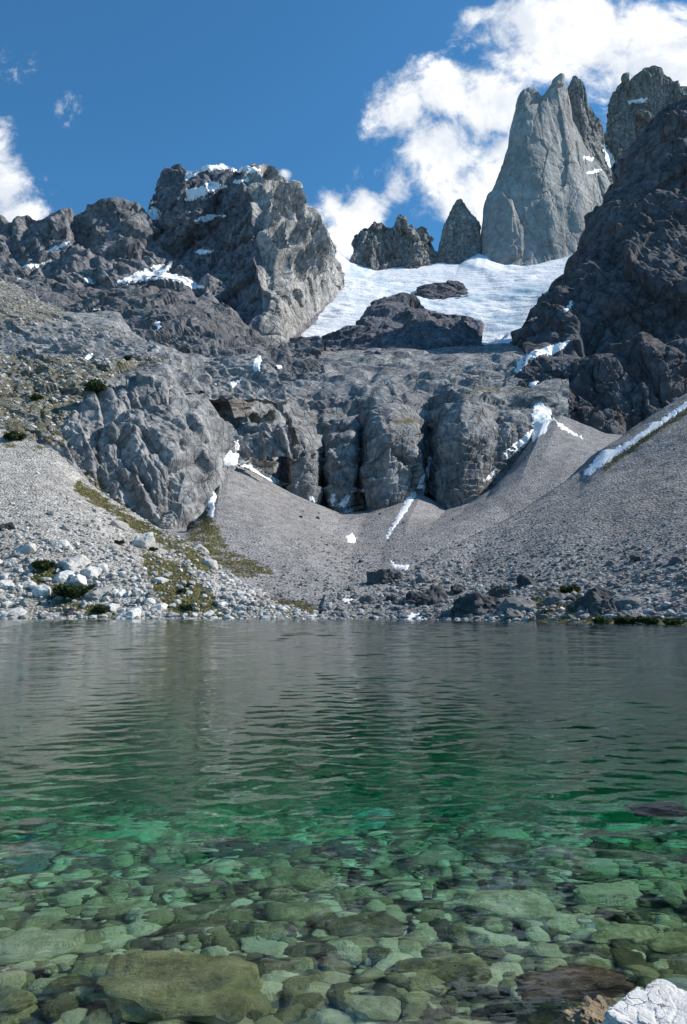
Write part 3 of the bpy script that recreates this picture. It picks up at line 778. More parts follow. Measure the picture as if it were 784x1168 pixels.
SN = [
 ([(213, 193), (228, 186), (262, 184), (285, 189), (300, 195), (280, 197), (252, 192), (228, 196), (216, 204), (211, 206)], 'snow cap along the flat summit of the broad left peak'),
 ([(213, 217), (235, 212), (250, 209), (258, 212), (240, 220), (228, 225), (212, 229)], 'sloping snow ledge just below the summit cap of the broad peak'),
 ([(233, 211), (250, 209), (256, 206), (236, 208)], 'thin snow streak between summit cap and ledge on the broad peak'),
 ([(222, 250), (240, 244), (257, 246), (240, 250), (224, 255)], 'narrow snow shelf halfway up the dark face of the broad peak'),
 ([(222, 287), (235, 284), (249, 286), (232, 290)], 'small lower snow shelf on the dark face of the broad peak'),
 ([(265, 206), (282, 203), (287, 205), (270, 209)], 'short snow strip near the top of the pale ribbed face'),
 ([(165, 236), (176, 236), (184, 242), (182, 249), (173, 252), (168, 246)], 'snow plug in the notch between the left ridge and broad peak'),
 ([(133, 321), (160, 310), (175, 302), (190, 302), (196, 301), (191, 311), (212, 316), (232, 327), (220, 330), (208, 323), (188, 318), (165, 320), (140, 324)], 'large snowfield at the foot of the ridge beside the broad peak'),
 ([(54, 286), (64, 280), (79, 276), (66, 284)], 'thin snow dash high on the left ridge'),
 ([(23, 305), (32, 301), (46, 300), (58, 297), (45, 303), (30, 307)], 'snow streak at the base of the left ridge'),
 ([(11, 313), (18, 313), (26, 317), (22, 320)], 'small snow patch at the far left under the ridge'),
 ([(96, 318), (104, 318), (107, 323), (101, 322)], 'tiny snow dot beside the large snowfield under the ridge'),
 ([(106, 353), (113, 352), (112, 356), (107, 356)], 'tiny snow spot on the pale turf ledges at upper left'),
 ([(176, 368), (181, 367), (184, 373), (180, 375)], 'small snow spot on the dark foothill beneath the snowfield'),
 ([(95, 410), (100, 403), (106, 403), (103, 410)], 'small ragged snow remnant above the turf of the buttress'),
 ([(262, 438), (269, 434), (277, 432), (274, 437), (266, 441)], 'small snow patch at the foot of the dark foothill'),
 ([(290, 410), (294, 404), (299, 405), (297, 412), (296, 422), (291, 425), (289, 419)], 'short upright snow streak on the bench left of the slabs'),
 ([(314, 418), (322, 417), (323, 420), (315, 420)], 'tiny flat snow patch on the grey bench above the slabs'),
 ([(256, 524), (262, 514), (270, 517), (278, 523), (300, 538), (320, 549), (330, 553), (322, 555), (300, 547), (280, 534), (266, 530), (257, 530)], 'long snow strip curving along the top of the left scree fan'),
 ([(267, 503), (271, 502), (274, 514), (270, 514)], 'thin snow sliver in the cleft above the long curved strip'),
 ([(352, 566), (361, 570), (360, 573), (353, 570)], 'small snow scrap where scree meets the slab pillars'),
 ([(373, 573), (382, 562), (383, 574), (379, 577)], 'triangular snow wedge in a gully at the slab foot'),
 ([(384, 577), (396, 566), (405, 559), (415, 557), (415, 573), (402, 576), (392, 578)], 'broad snow wedge in the next gully of the slab foot'),
 ([(394, 584), (404, 577), (416, 578), (404, 584)], 'flat snow patch on scree below the broad gully wedge'),
 ([(438, 616), (447, 600), (456, 584), (466, 567), (474, 560), (475, 565), (466, 580), (454, 597), (443, 613)], 'long narrow snow ribbon running down the middle of the scree'),
 ([(476, 556), (484, 540), (490, 520), (493, 523), (489, 545), (484, 558)], 'dim snow strip in the gully beside the great rounded slab'),
 ([(607, 470), (610, 461), (618, 460), (628, 466), (630, 478), (622, 493), (612, 500), (608, 504)], 'bright upright snow tongue at the apex of the right scree fan'),
 ([(571, 521), (585, 508), (600, 495), (607, 490), (606, 499), (594, 513), (578, 524)], 'slanting snow patch against the slabs left of the bright tongue'),
 ([(552, 549), (562, 536), (566, 536), (558, 548)], 'little snow scrap below the slanting patch by the slabs'),
 ([(588, 424), (590, 412), (600, 404), (615, 398), (633, 393), (652, 387), (642, 398), (630, 404), (616, 405), (603, 412), (597, 420), (596, 428)], 'curling snow tongue between glacier and dark right wall'),
 ([(605, 436), (614, 435), (611, 440), (604, 440)], 'small snow fleck under the curling tongue'),
 ([(641, 356), (652, 344), (654, 346), (646, 355)], 'thin snow sliver on the dark wall beside the glacier'),
 ([(564, 385), (576, 380), (584, 381), (575, 387), (566, 389)], 'dirty snow scrap at the right foot of the glacier'),
 ([(590, 366), (604, 361), (612, 362), (600, 367), (591, 370)], 'snow scrap on rocks between glacier and dark wall'),
 ([(664, 542), (676, 528), (688, 512), (697, 513), (720, 502), (740, 487), (784, 458), (788, 461), (760, 482), (742, 494), (710, 516), (690, 530), (672, 542)], 'long snow strip along the crest of the right scree slope'),
 ([(630, 476), (645, 487), (662, 497), (668, 502), (660, 499), (640, 489)], 'thin snow line under the dark right wall'),
 ([(394, 612), (401, 609), (407, 613), (404, 619), (398, 619)], 'small lone snow patch low on the left scree fan'),
 ([(446, 640), (450, 643), (458, 645), (466, 645), (465, 649), (452, 648), (447, 645)], 'curved snow scrap low in the middle of the scree'),
 ([(455, 706), (463, 700), (473, 699), (481, 701), (486, 706), (470, 708)], 'snow patch touching the lake at the middle of the far shore'),
 ([(390, 683), (402, 682), (404, 687), (394, 687)], 'small snow fleck just above the middle of the far shore'),
 ([(689, 162), (692, 168), (698, 178), (706, 194), (708, 203), (698, 206), (694, 196), (692, 184), (688, 170)], 'snow gully between the two granite towers'),
 ([(661, 179), (669, 178), (676, 181), (674, 183), (667, 181)], 'upper thin snow ledge on the tallest tower'),
 ([(668, 197), (678, 192), (688, 193), (680, 196), (672, 199)], 'lower thin snow ledge on the tallest tower'),
 ([(716, 115), (728, 113), (738, 112), (737, 116), (726, 117), (717, 118)], 'snow ledge high on the second tower'),
 ([(236, 588), (239, 570), (244, 562), (247, 566), (245, 580), (243, 590)], 'upright stripe of dry white stones in the corner beside the rock buttress'),  # stripe of white stones, modelled as a snow patch
]
SCALE_T = lambda pl: .16 if min(y for _, y in pl) > 430 else .45
for pl, lb in SN: snow(pl, lb, SCALE_T(pl))
#==ROCKS==
rng = np.random.default_rng(11)
def ico(sub):
    bm = bmesh.new(); bmesh.ops.create_icosphere(bm, subdivisions=sub, radius=1)
    v = np.array([x.co[:] for x in bm.verts]); f = np.array([[q.index for q in x.verts] for x in bm.faces]); bm.free()
    return v / np.linalg.norm(v, axis=1)[:, None], f
ICO = {s: ico(s) for s in (1, 2, 3, 4, 5, 6)}
def boulder_shape(seed, sub=3, planes=14, k=14, flat=(1, 1, .75), rough=.03, crack=.0):
    r = np.random.default_rng(seed); d, f = ICO[sub]
    n = r.normal(size=(planes, 3)); n /= np.linalg.norm(n, axis=1)[:, None]
    n = np.vstack([n, [[0, 0, 1], [0, 0, -1], [1, 0, 0], [-1, .2, 0], [0, 1, .2], [0, -1, .1]]]); n /= np.linalg.norm(n, axis=1)[:, None]
    h = r.uniform(.62, 1.0, len(n))
    dt = np.clip(d @ n.T, 1e-3, None) / h[None]
    rr = (dt ** k).sum(1) ** (-1 / k)
    v = d * rr[:, None]
    if rough:
        fv, fe = facets(v * 2.6, seed % 17)
        v = v + d * (rough * fv + rough * .8 * fbm(v * 3.5, 4, .55, seed % 11))[:, None]
        if crack: v = v - d * (crack * np.exp(-fe / .05))[:, None]
    return v * np.array(flat), f

def copy_tree(o, parent=None):
    c = o.copy(); COL.objects.link(c); c.parent = parent
    for ch in o.children: copy_tree(ch, c)
    return c

M_white = stone_mat('pale_granite', [(.30, .285, .26), (.47, .45, .42), (.64, .62, .58)], 1.2, rnd=.75)
M_grey = stone_mat('grey_stone', [(.09, .09, .09), (.17, .168, .165), (.29, .286, .28)], 1.2, rnd=.5)
M_darkst = stone_mat('dark_stone', [(.028, .028, .03), (.055, .055, .057), (.12, .118, .116)], 1.2, rnd=.3)
def protos(name, mat, n, seed, **kw):
    out = []
    for i in range(n):
        v, f = boulder_shape(seed + i, **kw); o = mk(name, v, f, mat, False); COL.objects.unlink(o); out.append(o)
    return out
PW = protos('boulder', M_white, 6, 100, sub=4, k=34, rough=.035, planes=11, flat=(1, .9, .72))
PG = protos('boulder', M_grey, 6, 200, sub=3, k=22, rough=.07, flat=(1, .9, .75))
PD = protos('boulder', M_darkst, 5, 300, sub=4, k=24, rough=.08, planes=11, flat=(1, .9, .8))
def put(pr, p, s, label=None, cat='boulder', group=None, rot=None, sink=.25, sq=(1, 1, 1)):
    o = pr.copy(); COL.objects.link(o)
    o.scale = (s * sq[0], s * sq[1], s * sq[2]); o.rotation_euler = rot if rot is not None else (rng.uniform(-.5, .5), rng.uniform(-.5, .5), rng.uniform(0, 6.28))
    o.location = Vector(p) + Vector((0, 0, s * sq[2] * (.7 - 2 * sink) * .5))
    tag(o, label, cat, group=group); return o
def at_px(px, py): return hit(px, py)[0]
def put_px(kind, px, py, w, label, sq=(1, 1, 1), rot=None, sink=.25, group=None, back=0):
    p = at_px(px, py + w * .25)
    if p is None: return
    s = .5 * w * p[1] / F / (.70 if kind == 'g' else .58 if kind == 'd' else .84)
    p = p + np.array([0, s * .45, 0])
    pr = {'w': PW, 'g': PG, 'd': PD}[kind]; pr = pr[int(rng.integers(len(pr)))]
    return put(pr, p, s, label, group=group, rot=rot, sink=sink, sq=sq)

BIGL = [('w', 8, 664, 20, 'white boulder at the frame edge above the left shore rocks'), ('w', 3, 682, 16, 'pale boulder half cut off at the left shore'),
 ('w', 28, 685, 21, 'large white angular boulder above the left waterline'), ('w', 46, 671, 24, 'bright flat-topped boulder in the left shore heap'),
 ('w', 33, 665, 18, 'white blocky boulder leaning on the flat-topped one'), ('w', 17, 698, 24, 'long white boulder at the water edge on the left'),
 ('w', 4, 699, 13, 'pinkish pale boulder in the left corner at the water'), ('w', 12, 638, 17, 'white rounded boulder beside the turf on the left slope'),
 ('w', 26, 624, 28, 'pale tilted slab on the left slope above the boulders'), ('w', 70, 655, 24, 'white wedge boulder between the two dark shrubs'),
 ('w', 82, 637, 38, 'big pale bedrock slab right of the upper shrub'), ('w', 104, 648, 28, 'smooth pale slab below the big bedrock slab'),
 ('w', 112, 672, 32, 'broad white boulder right of the lower shrub'), ('w', 146, 699, 26, 'white triangular boulder at the waterline'),
 ('w', 88, 698, 10, 'upright white stone standing at the waterline'), ('d', 79, 698, 12, 'dark round stone beside the upright white one'),
 ('w', 128, 690, 18, 'small white block near the green turf by the water'), ('w', 135, 675, 16, 'pale chunk above the white triangular boulder'),
 ('d', 4, 600, 15, 'dark boulder at the left frame edge on the pale slope'), ('w', 137, 597, 20, 'pale ledge boulder high on the left slope'),
 ('w', 160, 614, 36, 'wide pale outcrop boulder below the buttress'), ('w', 66, 618, 20, 'pale boulder upslope of the big bedrock slab'),
 ('w', 180, 690, 22, 'white boulder right of the waterline triangle'), ('w', 196, 700, 14, 'small white boulder by the turf at the water'),
 ('d', 221, 598, 12, 'dark brown rounded boulder at the foot of the buttress'), ('w', 238, 698, 13, 'round pale boulder at the water below the turf'),
 ('w', 250, 699, 8, 'tiny pale boulder beside the round one at the water'), ('w', 183, 660, 16, 'pale stone in the turf strip of the left slope')]
for a in BIGL: put_px(*a, sink=.35)
BIGR = [('d', 478, 684, 24, 'pale-topped dark slab at the middle of the far shore'), ('d', 495, 682, 27, 'big dark blocky rock on the far shore'),
 ('g', 417, 683, 18, 'grey tilted slab beside the shore turf'), ('d', 523, 672, 14, 'dark pointed rock above the far shore'),
 ('d', 537, 692, 30, 'dark humped rock outcrop at the water'), ('d', 556, 688, 34, 'long dark layered rock behind the humped outcrop'),
 ('g', 589, 700, 24, 'grey rock at the water right of the humped outcrop'), ('d', 602, 664, 18, 'dark rock perched above the grey waterside boulder'),
 ('g', 597, 690, 30, 'large two-tone boulder with dark lakeward side'), ('g', 640, 681, 26, 'grey angular boulder beside the shore bushes'),
 ('d', 652, 684, 11, 'dark cube of rock touching the grey angular boulder'), ('w', 642, 694, 9, 'small white stone below the grey angular boulder'),
 ('d', 686, 684, 30, 'flat dark rock shelf on the right shore'), ('g', 718, 684, 28, 'grey rock block right of the dark shelf'),
 ('d', 728, 636, 12, 'dark lone boulder on the right scree'), ('w', 752, 669, 8, 'small white stone on the right scree'),
 ('g', 699, 641, 10, 'grey stone left of the lone dark boulder'), ('d', 690, 694, 22, 'low dark rock near the reedy shore'),
 ('g', 775, 638, 16, 'grey boulder at the right frame edge'), ('w', 698, 702, 15, 'pale flat stone at the reedy shore'),
 ('d', 440, 658, 28, 'reddish dark flat rock low in the scree'), ('d', 400, 672, 8, 'small dark stone on the scree foot'),
 ('g', 484, 660, 16, 'dull grey rock above the big dark blocky rock'), ('d', 572, 676, 20, 'dark wedge rock among the far shore rubble'),
 ('g', 620, 700, 14, 'grey waterside stone near the shore bushes'), ('g', 665, 662, 14, 'grey stone upslope of the shore bushes'), ('g', 510, 700, 14, 'grey stone at the water by the dark rocks')]
for a in BIGR: put_px(*a, sink=.3)

# loose boulders on the slopes: grouped look-alikes
def sample(sheet, k, n, filt, wt=None):
    V, px, py, vg, o = SHEETS[sheet][k]
    c = (V[:-1, :-1] + V[1:, 1:]) / 2
    a = np.linalg.norm(np.cross(V[1:, :-1] - V[:-1, :-1], V[:-1, 1:] - V[:-1, :-1]), axis=-1)
    x = px[:-1, :-1]; y = py[:-1, :-1]
    m = filt(x, y, c) & (c[..., 2] > -.6)
    w = a * m
    if wt is not None: w = w * wt(x, y, c, vg[:-1, :-1])
    w = w.ravel() / w.sum()
    i = rng.choice(len(w), n, p=w)
    r, q = np.unravel_index(i, a.shape)
    t, s = rng.random((2, n, 1))
    return V[r, q] * (1 - t) * (1 - s) + V[r, q + 1] * t * (1 - s) + V[r + 1, q] * (1 - t) * s + V[r + 1, q + 1] * t * s
inview = lambda x, y, c: (x > -120) & (x < 900) & (y > 440) & (y < 709)
GL = 'loose pale boulders on the left slope'; GR_ = 'loose grey boulders on the right scree'
for p in sample('boulder_slope', 0, 120, lambda x, y, c: inview(x, y, c) & (x < 260), lambda x, y, c, g: (.2 + 3 * sm(600, 690, y)) * (1.2 - g)):
    s = .5 + 2.0 * rng.random() ** 3; put(PW[int(rng.integers(6))], p, s, 'loose pale boulder among others on the sunlit left slope', 'boulder', GL, sink=.3)
for p in sample('scree_slope', 1, 130, lambda x, y, c: inview(x, y, c), lambda x, y, c, g: .08 + 3 * sm(620, 690, y)):
    s = .4 + 1.1 * rng.random() ** 3; put((PG if rng.random() < .75 else PD)[int(rng.integers(5))], p, s, 'loose grey boulder among others on the right scree', 'boulder', GR_, sink=.3)

for p in sample('scree_slope', 0, 60, lambda x, y, c: inview(x, y, c) & (x < 640), lambda x, y, c, g: .25 + sm(600, 690, y) + (np.abs(x - 410) < 50)):
    put((PG if rng.random() < .6 else PD)[int(rng.integers(5))], p, .35 + .9 * rng.random() ** 3, 'loose grey boulder among others on the middle scree fans', 'boulder', 'loose boulders on the middle scree', sink=.3)
def heap(name, pts, sizes, mat, label, sub=1, flat=.75, k=30):
    d, f = ICO[sub]; nvp = len(d); sh = [boulder_shape(900 + i, sub=sub, planes=10, k=k, rough=0, flat=(1, .85, flat))[0] for i in range(12)]
    n = len(pts); V = np.zeros((n, nvp, 3)); Fa = f[None] + (np.arange(n) * nvp)[:, None, None]
    for i in range(n):
        a = rng.uniform(0, 6.28); b = rng.uniform(-.6, .6); ca, sa, cb, sb = math.cos(a), math.sin(a), math.cos(b), math.sin(b)
        R = np.array([[ca, -sa, 0], [sa, ca, 0], [0, 0, 1]]) @ np.array([[1, 0, 0], [0, cb, -sb], [0, sb, cb]])
        V[i] = (sh[i % 12] * sizes[i]) @ R.T + pts[i] + np.array([0, 0, sizes[i] * .15])
    tone = np.repeat(rng.random(n), nvp)
    o = mk(name, V.reshape(-1, 3), Fa.reshape(-1, 3), mat, False, attrs={'tone': tone})
    return tag(o, label, 'rubble', 'stuff')
def rub_mat(name, tones):
    m = N(name); p = m.pos(); t = m.attr('tone')
    cr = m.n('ValToRGB'); m.l(t, cr.inputs[0]); e = cr.color_ramp.elements
    e[0].position = .0; e[0].color = c4(*tones[0]); e[1].position = 1; e[1].color = c4(*tones[2]); x = e.new(.5); x.color = c4(*tones[1])
    col = m.mix(1.0, cr.outputs[0], m.mix(m.noise(p, 2.5, 5, .7), c4(.6, .6, .6), c4(1.4, 1.4, 1.4)), 'MULTIPLY')
    m.bsdf(col, .92, m.bump(m.noise(p, 4, 6, .7), .6, .15), .2); return m.m
RM_L = rub_mat('pale_rubble', [(.19, .18, .168), (.36, .345, .32), (.58, .56, .53)])
RM_R = rub_mat('grey_rubble', [(.10, .10, .10), (.20, .198, .194), (.38, .376, .368)])
n = 15000; pl = sample('boulder_slope', 0, n, inview, lambda x, y, c, g: (.5 + 1.2 * sm(560, 690, y)) * (1.15 - g))
heap('rubble', pl, (.14 + .75 * rng.random(n) ** 4) * (.45 + .75 * sm(540, 670, proj(pl)[1])), RM_L, 'pale broken stones covering the left slope')
n = 16000; pr_ = sample('scree_slope', 1, n, inview, lambda x, y, c, g: .35 + 1.3 * sm(560, 690, y))
heap('rubble', pr_, (.13 + .65 * rng.random(n) ** 4) * (.40 + .75 * sm(560, 690, proj(pr_)[1])), RM_R, 'grey broken stones covering the right scree')
n = 15000; pc = sample('scree_slope', 0, n, lambda x, y, c: inview(x, y, c) & (x < 680), lambda x, y, c, g: .5 + 1.0 * sm(600, 700, y) + 1.0 * (np.abs(x - 410) < 40))
heap('rubble', pc, (.12 + .5 * rng.random(n) ** 5) * (.5 + .6 * sm(560, 690, proj(pc)[1])), RM_R, 'small grey stones strewn over the scree fans')
hv = lambda x, y, c: (x > -40) & (x < 260) & (y > 310) & (y < 620)
n = 2600; ph = np.concatenate([sample('hillside', 0, n, hv, lambda x, y, c, g: .15 + sm(.2, .5, g)), sample('rock_buttress', 0, n, hv, lambda x, y, c, g: .02 + sm(.25, .5, g))])
heap('rubble', ph, .25 + 1.3 * rng.random(2 * n) ** 4, RM_L, 'pale stones dotting the high turf ledges')
#==PLANTS==
def leaf_cloud(n, seed, ls=.12, flat=.7):
    r = np.random.default_rng(seed)
    nb = 9; bc = r.normal(size=(nb, 3)) * np.array([.45, .45, .25]); bc[:, 2] = np.abs(bc[:, 2]) + .15; br = r.uniform(.25, .5, nb)
    k = r.integers(nb, size=n); d = r.normal(size=(n, 3)); d /= np.linalg.norm(d, axis=1)[:, None]
    c = bc[k] + d * (br[k] * r.random(n) ** .4)[:, None]; c[:, 2] = np.abs(c[:, 2]) * flat + .03
    a = r.normal(size=(n, 3)); a /= np.linalg.norm(a, axis=1)[:, None]
    b = np.cross(a, r.normal(size=(n, 3))); b /= np.linalg.norm(b, axis=1)[:, None]
    s = ls * r.uniform(.6, 1.4, n)[:, None]
    V = np.stack([c - a * s, c + b * s * .5, c + a * s, c - b * s * .5], 1).reshape(-1, 3)
    return V, np.arange(4 * n).reshape(-1, 4)
M_leaf = leaf_mat('shrub_leaf', (.022, .036, .012), (.060, .085, .026)); M_twig = plain_mat('twig', (.09, .065, .045))
def stem_mesh(seed):
    r = np.random.default_rng(seed); vs = []; fs = []
    for k in range(6):
        a = r.uniform(0, 6.28); tip = np.array([math.cos(a) * .5, math.sin(a) * .5, r.uniform(.4, .7)]); R0 = .035
        for j, (q, rr) in enumerate(((0, R0), (.5, R0 * .6), (1, R0 * .2))):
            c = tip * q + np.array([0, 0, -.1 * (1 - q)])
            for w in range(5): vs.append(c + rr * np.array([math.cos(w * 1.2566), math.sin(w * 1.2566), 0]))
        b = k * 15
        for j in range(2):
            for w in range(5): fs.append([b + j * 5 + w, b + j * 5 + (w + 1) % 5, b + j * 5 + 5 + (w + 1) % 5, b + j * 5 + 5 + w])
    return np.array(vs), np.array(fs)
SHP = []
for i in range(3):
    e = bpy.data.objects.new('shrub', None); COL.objects.link(e)
    v, f = leaf_cloud(1500, 40 + i); mk('foliage', v, f, M_leaf, False, e)
    v, f = stem_mesh(60 + i); mk('stem', v, f, M_twig, False, e); SHP.append(e)
SHR = [(17, 497, 19, 'dark green shrub on the crest of the left slope'), (41, 453, 12, 'small shrub in the turf above the pale slope'), (113, 441, 24, 'dark wide shrub on the turf crown of the buttress'),
 (51, 644, 20, 'upper dark shrub among the white boulders'), (83, 674, 27, 'largest dark green shrub above the left waterline'), (115, 694, 17, 'low olive shrub at the left waterline'),
 (208, 673, 8, 'small round bush in the turf strip'), (214, 692, 11, 'dark bush just above the water below the turf strip'), (216, 667, 7, 'tiny bush beside the small round one'),
 (741, 708, 16, 'low green bush on the right shore at the water'), (688, 708, 16, 'green bush at the left end of the reedy shore'), (716, 707, 20, 'broad green bush between two others on the right shore'),
 (653, 672, 18, 'olive bush behind the grey angular boulder'), (770, 709, 16, 'green bush near the right frame edge at the water'), (622, 698, 14, 'brownish bush by the grey waterside stone'),
 (175, 626, 8, 'small bush on the left slope below the buttress'), (135, 618, 8, 'small bush in the pale scree'), (148, 408, 10, 'bush on the edge of the high turf ledge')]
used = set()
for i, (px, py, w, lb) in enumerate(SHR):
    p = at_px(px, py + w * .25)
    if p is None: continue
    k = i % 3; o = SHP[k] if k not in used else copy_tree(SHP[k]); used.add(k)
    s = .5 * w * p[1] / F * 1.45
    o.location = p; o.scale = (s, s, s * 1.15); o.rotation_euler = (0, 0, rng.uniform(0, 6.28)); tag(o, lb, 'shrub')

# alpine grass tufts
def grass(parts, label, bl=.32):
    pts = np.concatenate(parts); n = len(pts); B = 5
    r = np.random.default_rng(5)
    c = np.repeat(pts, B, 0) + np.concatenate([r.normal(size=(n * B, 2)) * .15, np.zeros((n * B, 1))], 1)
    a = r.uniform(0, 6.28, n * B); hgt = bl * r.uniform(.5, 1.4, n * B); wd = .06
    dx = np.stack([np.cos(a), np.sin(a), 0 * a], 1) * wd
    tip = c + np.stack([np.cos(a + 1.3) * hgt * .5, np.sin(a + 1.3) * hgt * .5, hgt], 1)
    V = np.stack([c - dx - np.array([0, 0, .08]), c + dx - np.array([0, 0, .08]), tip], 1).reshape(-1, 3)
    o = mk('grass', V, np.arange(3 * n * B).reshape(-1, 3), M_grass, False); return tag(o, label, 'grass', 'stuff')
M_grass = leaf_mat('grass_blade', (.060, .066, .022), (.145, .125, .052))
gw = lambda x, y, c, g: sm(.35, .6, g) + 1e-6
grass([sample('boulder_slope', 0, 5000, inview, gw), sample('scree_slope', 0, 3500, inview, gw), sample('scree_slope', 1, 3500, inview, gw), sample('hillside', 0, 2500, hv, gw), sample('rock_buttress', 0, 2500, hv, gw)], 'olive and yellow-green alpine turf along the far shore')
#==LAKE==
def bed_depth(x, y):
    d = np.interp(y, [-3, 0, 1.5, 3.0, 4.0, 5.0, 6.5, 8, 10, 14, 22, 40, 100, 118, 124, 135], [-.9, -.25, .12, .32, .48, .75, 1.35, 2.2, 3.8, 6.8, 10, 11, 11, 5, 1.5, 1.0])
    return d
def grid_xy(y0, y1, n, c, smax, minw=3.0):
    yy = np.where(np.linspace(0, 1, n) >= 0, y0 * (y1 / y0) ** np.linspace(0, 1, n), 0)
    s = np.linspace(-1, 1, c)
    return s[None] * (smax * yy[:, None] + minw), np.repeat(yy[:, None], c, 1)
# near lake bed: sheet from behind the viewer out to the far shore
nyb = 420
yb = np.concatenate([np.linspace(-5, 1.9, 60), 2 * (135 / 2.) ** np.linspace(0, 1, nyb)])
sb = np.linspace(-1, 1, 300)
XB = sb[None] * (.9 * np.clip(yb, 1, None)[:, None] + 4); YB = np.repeat(yb[:, None], 300, 1)
pb = np.stack([XB, YB, np.zeros_like(XB)], -1).reshape(-1, 3)
zb = -bed_depth(XB, YB) + (.10 * fbm(pb / 1.3, 4, .55, 3) + .06 * facets(pb / .35, 2)[0]).reshape(XB.shape)
def bed_mat():
    m = N('lake_bed_stones'); p = m.pos()
    v = m.n('TexVoronoi'); m.l(p, v.inputs['Vector']); v.inputs['Scale'].default_value = 7
    s = m.n('SeparateColor'); m.l(v.outputs['Color'], s.inputs[0])
    col = m.mix(s.outputs[0], c4(.06, .058, .034), c4(.22, .205, .13))
    col = m.mix(1.0, col, m.mix(m.noise(p, 1.1, 5, .65), c4(.45, .45, .45), c4(1.5, 1.5, 1.5)), 'MULTIPLY')
    sp = m.n('SeparateXYZ'); m.l(p, sp.inputs[0])
    silt = m.ss(m.math('ADD', sp.outputs[2], m.math('MULTIPLY', m.noise(p, .5, 4), .8)), -1.3, -2.8)
    col = m.mix(silt, col, m.mix(m.ss(m.noise(p, .35, 7, .65), .3, .7), c4(.20, .19, .13), c4(.46, .44, .33)))
    h = m.math('MULTIPLY', v.outputs['Distance'], -1)
    m.bsdf(col, .8, m.bump(h, 1, .12), .2); return m.m
M_bed = bed_mat()
LB = mk('lake_bed', np.stack([XB, YB, zb], -1), gridf(len(yb), 300), M_bed, True)
tag(LB, 'shallow stony lake bed dropping into deep green water', 'lake bed', 'structure')

# water: real ripples, clear and absorbing
R_, C_ = 1000, 640
yw = np.concatenate([np.linspace(-4, 1.45, 25), 1.5 * (150 / 1.5) ** np.linspace(0, 1, R_)]); R_ = len(yw)
sw = np.linspace(-1, 1, C_)
XW = sw[None] * (.75 * np.clip(yw, 1, None)[:, None] + 2.2); YW = np.repeat(yw[:, None], C_, 1)
spc = np.maximum(np.clip(yw, 1.5, None) * math.log(100) / 1000, 2 * (.75 * np.clip(yw, 1, None) + 2.2) / C_)[:, None]
ZW = np.zeros_like(XW); r2 = np.random.default_rng(4)
patch = .75 + .5 * fbm(np.stack([XW / 9, YW / 14, 0 * XW], -1).reshape(-1, 3), 3, .5, 2).reshape(XW.shape)
for k in range(70):
    lam = .13 * 6 ** r2.random(); th = rad(-78 + r2.normal() * 34); kk = 2 * math.pi / lam
    a = .0105 * lam / (2 * math.pi)
    ZW += a * np.sin(kk * (math.cos(th) * XW + math.sin(th) * YW) + r2.random() * 6.28) * np.clip(lam / (3 * spc) - 1, 0, 1)
ZW *= np.clip(patch, .25, 1.6)
far = sm(8, 45, YW)
for k in range(40):
    lam = 1.2 * 2.8 ** r2.random(); th = rad(-80 + r2.normal() * 36); kk = 2 * math.pi / lam
    ZW += far * .0105 * lam / (2 * math.pi) * np.sin(kk * (math.cos(th) * XW + math.sin(th) * YW) + r2.random() * 6.28)
def water_mat():
    m = N('clear_water'); p = m.pos()
    h = m.math('ADD', m.noise(m.sc(p, (.6, 1, 1)), 1.1, 4, .6), m.math('MULTIPLY', m.noise(m.sc(p, (.5, 1, 1)), 5, 3, .6), .25))
    g = m.n('BsdfGlass'); g.inputs['IOR'].default_value = 1.333; g.inputs['Roughness'].default_value = 0.0
    g.inputs['Color'].default_value = (1, 1, 1, 1)
    m.l(m.bump(h, .35, .05), g.inputs['Normal'])
    m.l(g.outputs[0], m.out.inputs[0])
    va = m.n('VolumeAbsorption'); va.inputs[0].default_value = (.22, .885, .785, 1); va.inputs[1].default_value = .50
    m.l(va.outputs[0], m.out.inputs[1]); return m.m
LK = mk('lake', np.stack([XW, YW, ZW], -1), gridf(R_, C_), water_mat(), True)
tag(LK, 'clear rippled mountain lake, emerald near and slate grey far', 'lake', 'structure')

# stones under the water
def uw(px, py, d):
    r = ray(px, py); t = CAMZ / -r.z; q = np.array([r.x * t, r.y * t, 0.0])
    h = math.hypot(r.x, r.y); s = h / 1.333; hz = d * s / math.sqrt(1 - s * s)
    return q + np.array([r.x / h * hz, r.y / h * hz, -d])
M_olive = stone_mat('algae_stone', [(.15, .132, .055), (.44, .395, .165), (.80, .73, .42)], 1.4, wet=True, rnd=.8)
M_brown = stone_mat('brown_wet_stone', [(.10, .075, .045), (.22, .165, .095), (.38, .30, .19)], 1.4, wet=True, rnd=.4)
PS = protos('lake_stone', M_olive, 10, 500, sub=3, k=9, rough=.05, planes=8, flat=(1, .78, .36))
for o in PS: o.data.polygons.foreach_set('use_smooth', np.ones(len(o.data.polygons), bool))
def stone(p, s, label, group=None, cat='stone', rot=None, sq=(1, 1, 1), pr=None):
    o = (pr or PS[int(rng.integers(len(PS)))]).copy(); COL.objects.link(o)
    o.location = p; o.scale = (s * sq[0], s * sq[1], s * sq[2])
    o.rotation_euler = rot if rot is not None else (rng.uniform(-.25, .25), rng.uniform(-.25, .25), rng.uniform(0, 6.28)); return tag(o, label, cat, group=group)
M_olive2 = stone_mat('grey_lake_stone', [(.12, .12, .10), (.30, .295, .24), (.62, .60, .52)], 1.4, wet=True, rnd=.9)
M_olive3 = stone_mat('tan_lake_stone', [(.13, .10, .055), (.30, .245, .14), (.52, .45, .28)], 1.4, wet=True, rnd=.8)
for k, mm in ((7, M_olive2), (8, M_olive2), (9, M_olive3), (6, M_olive3)): PS[k].data.materials[0] = mm
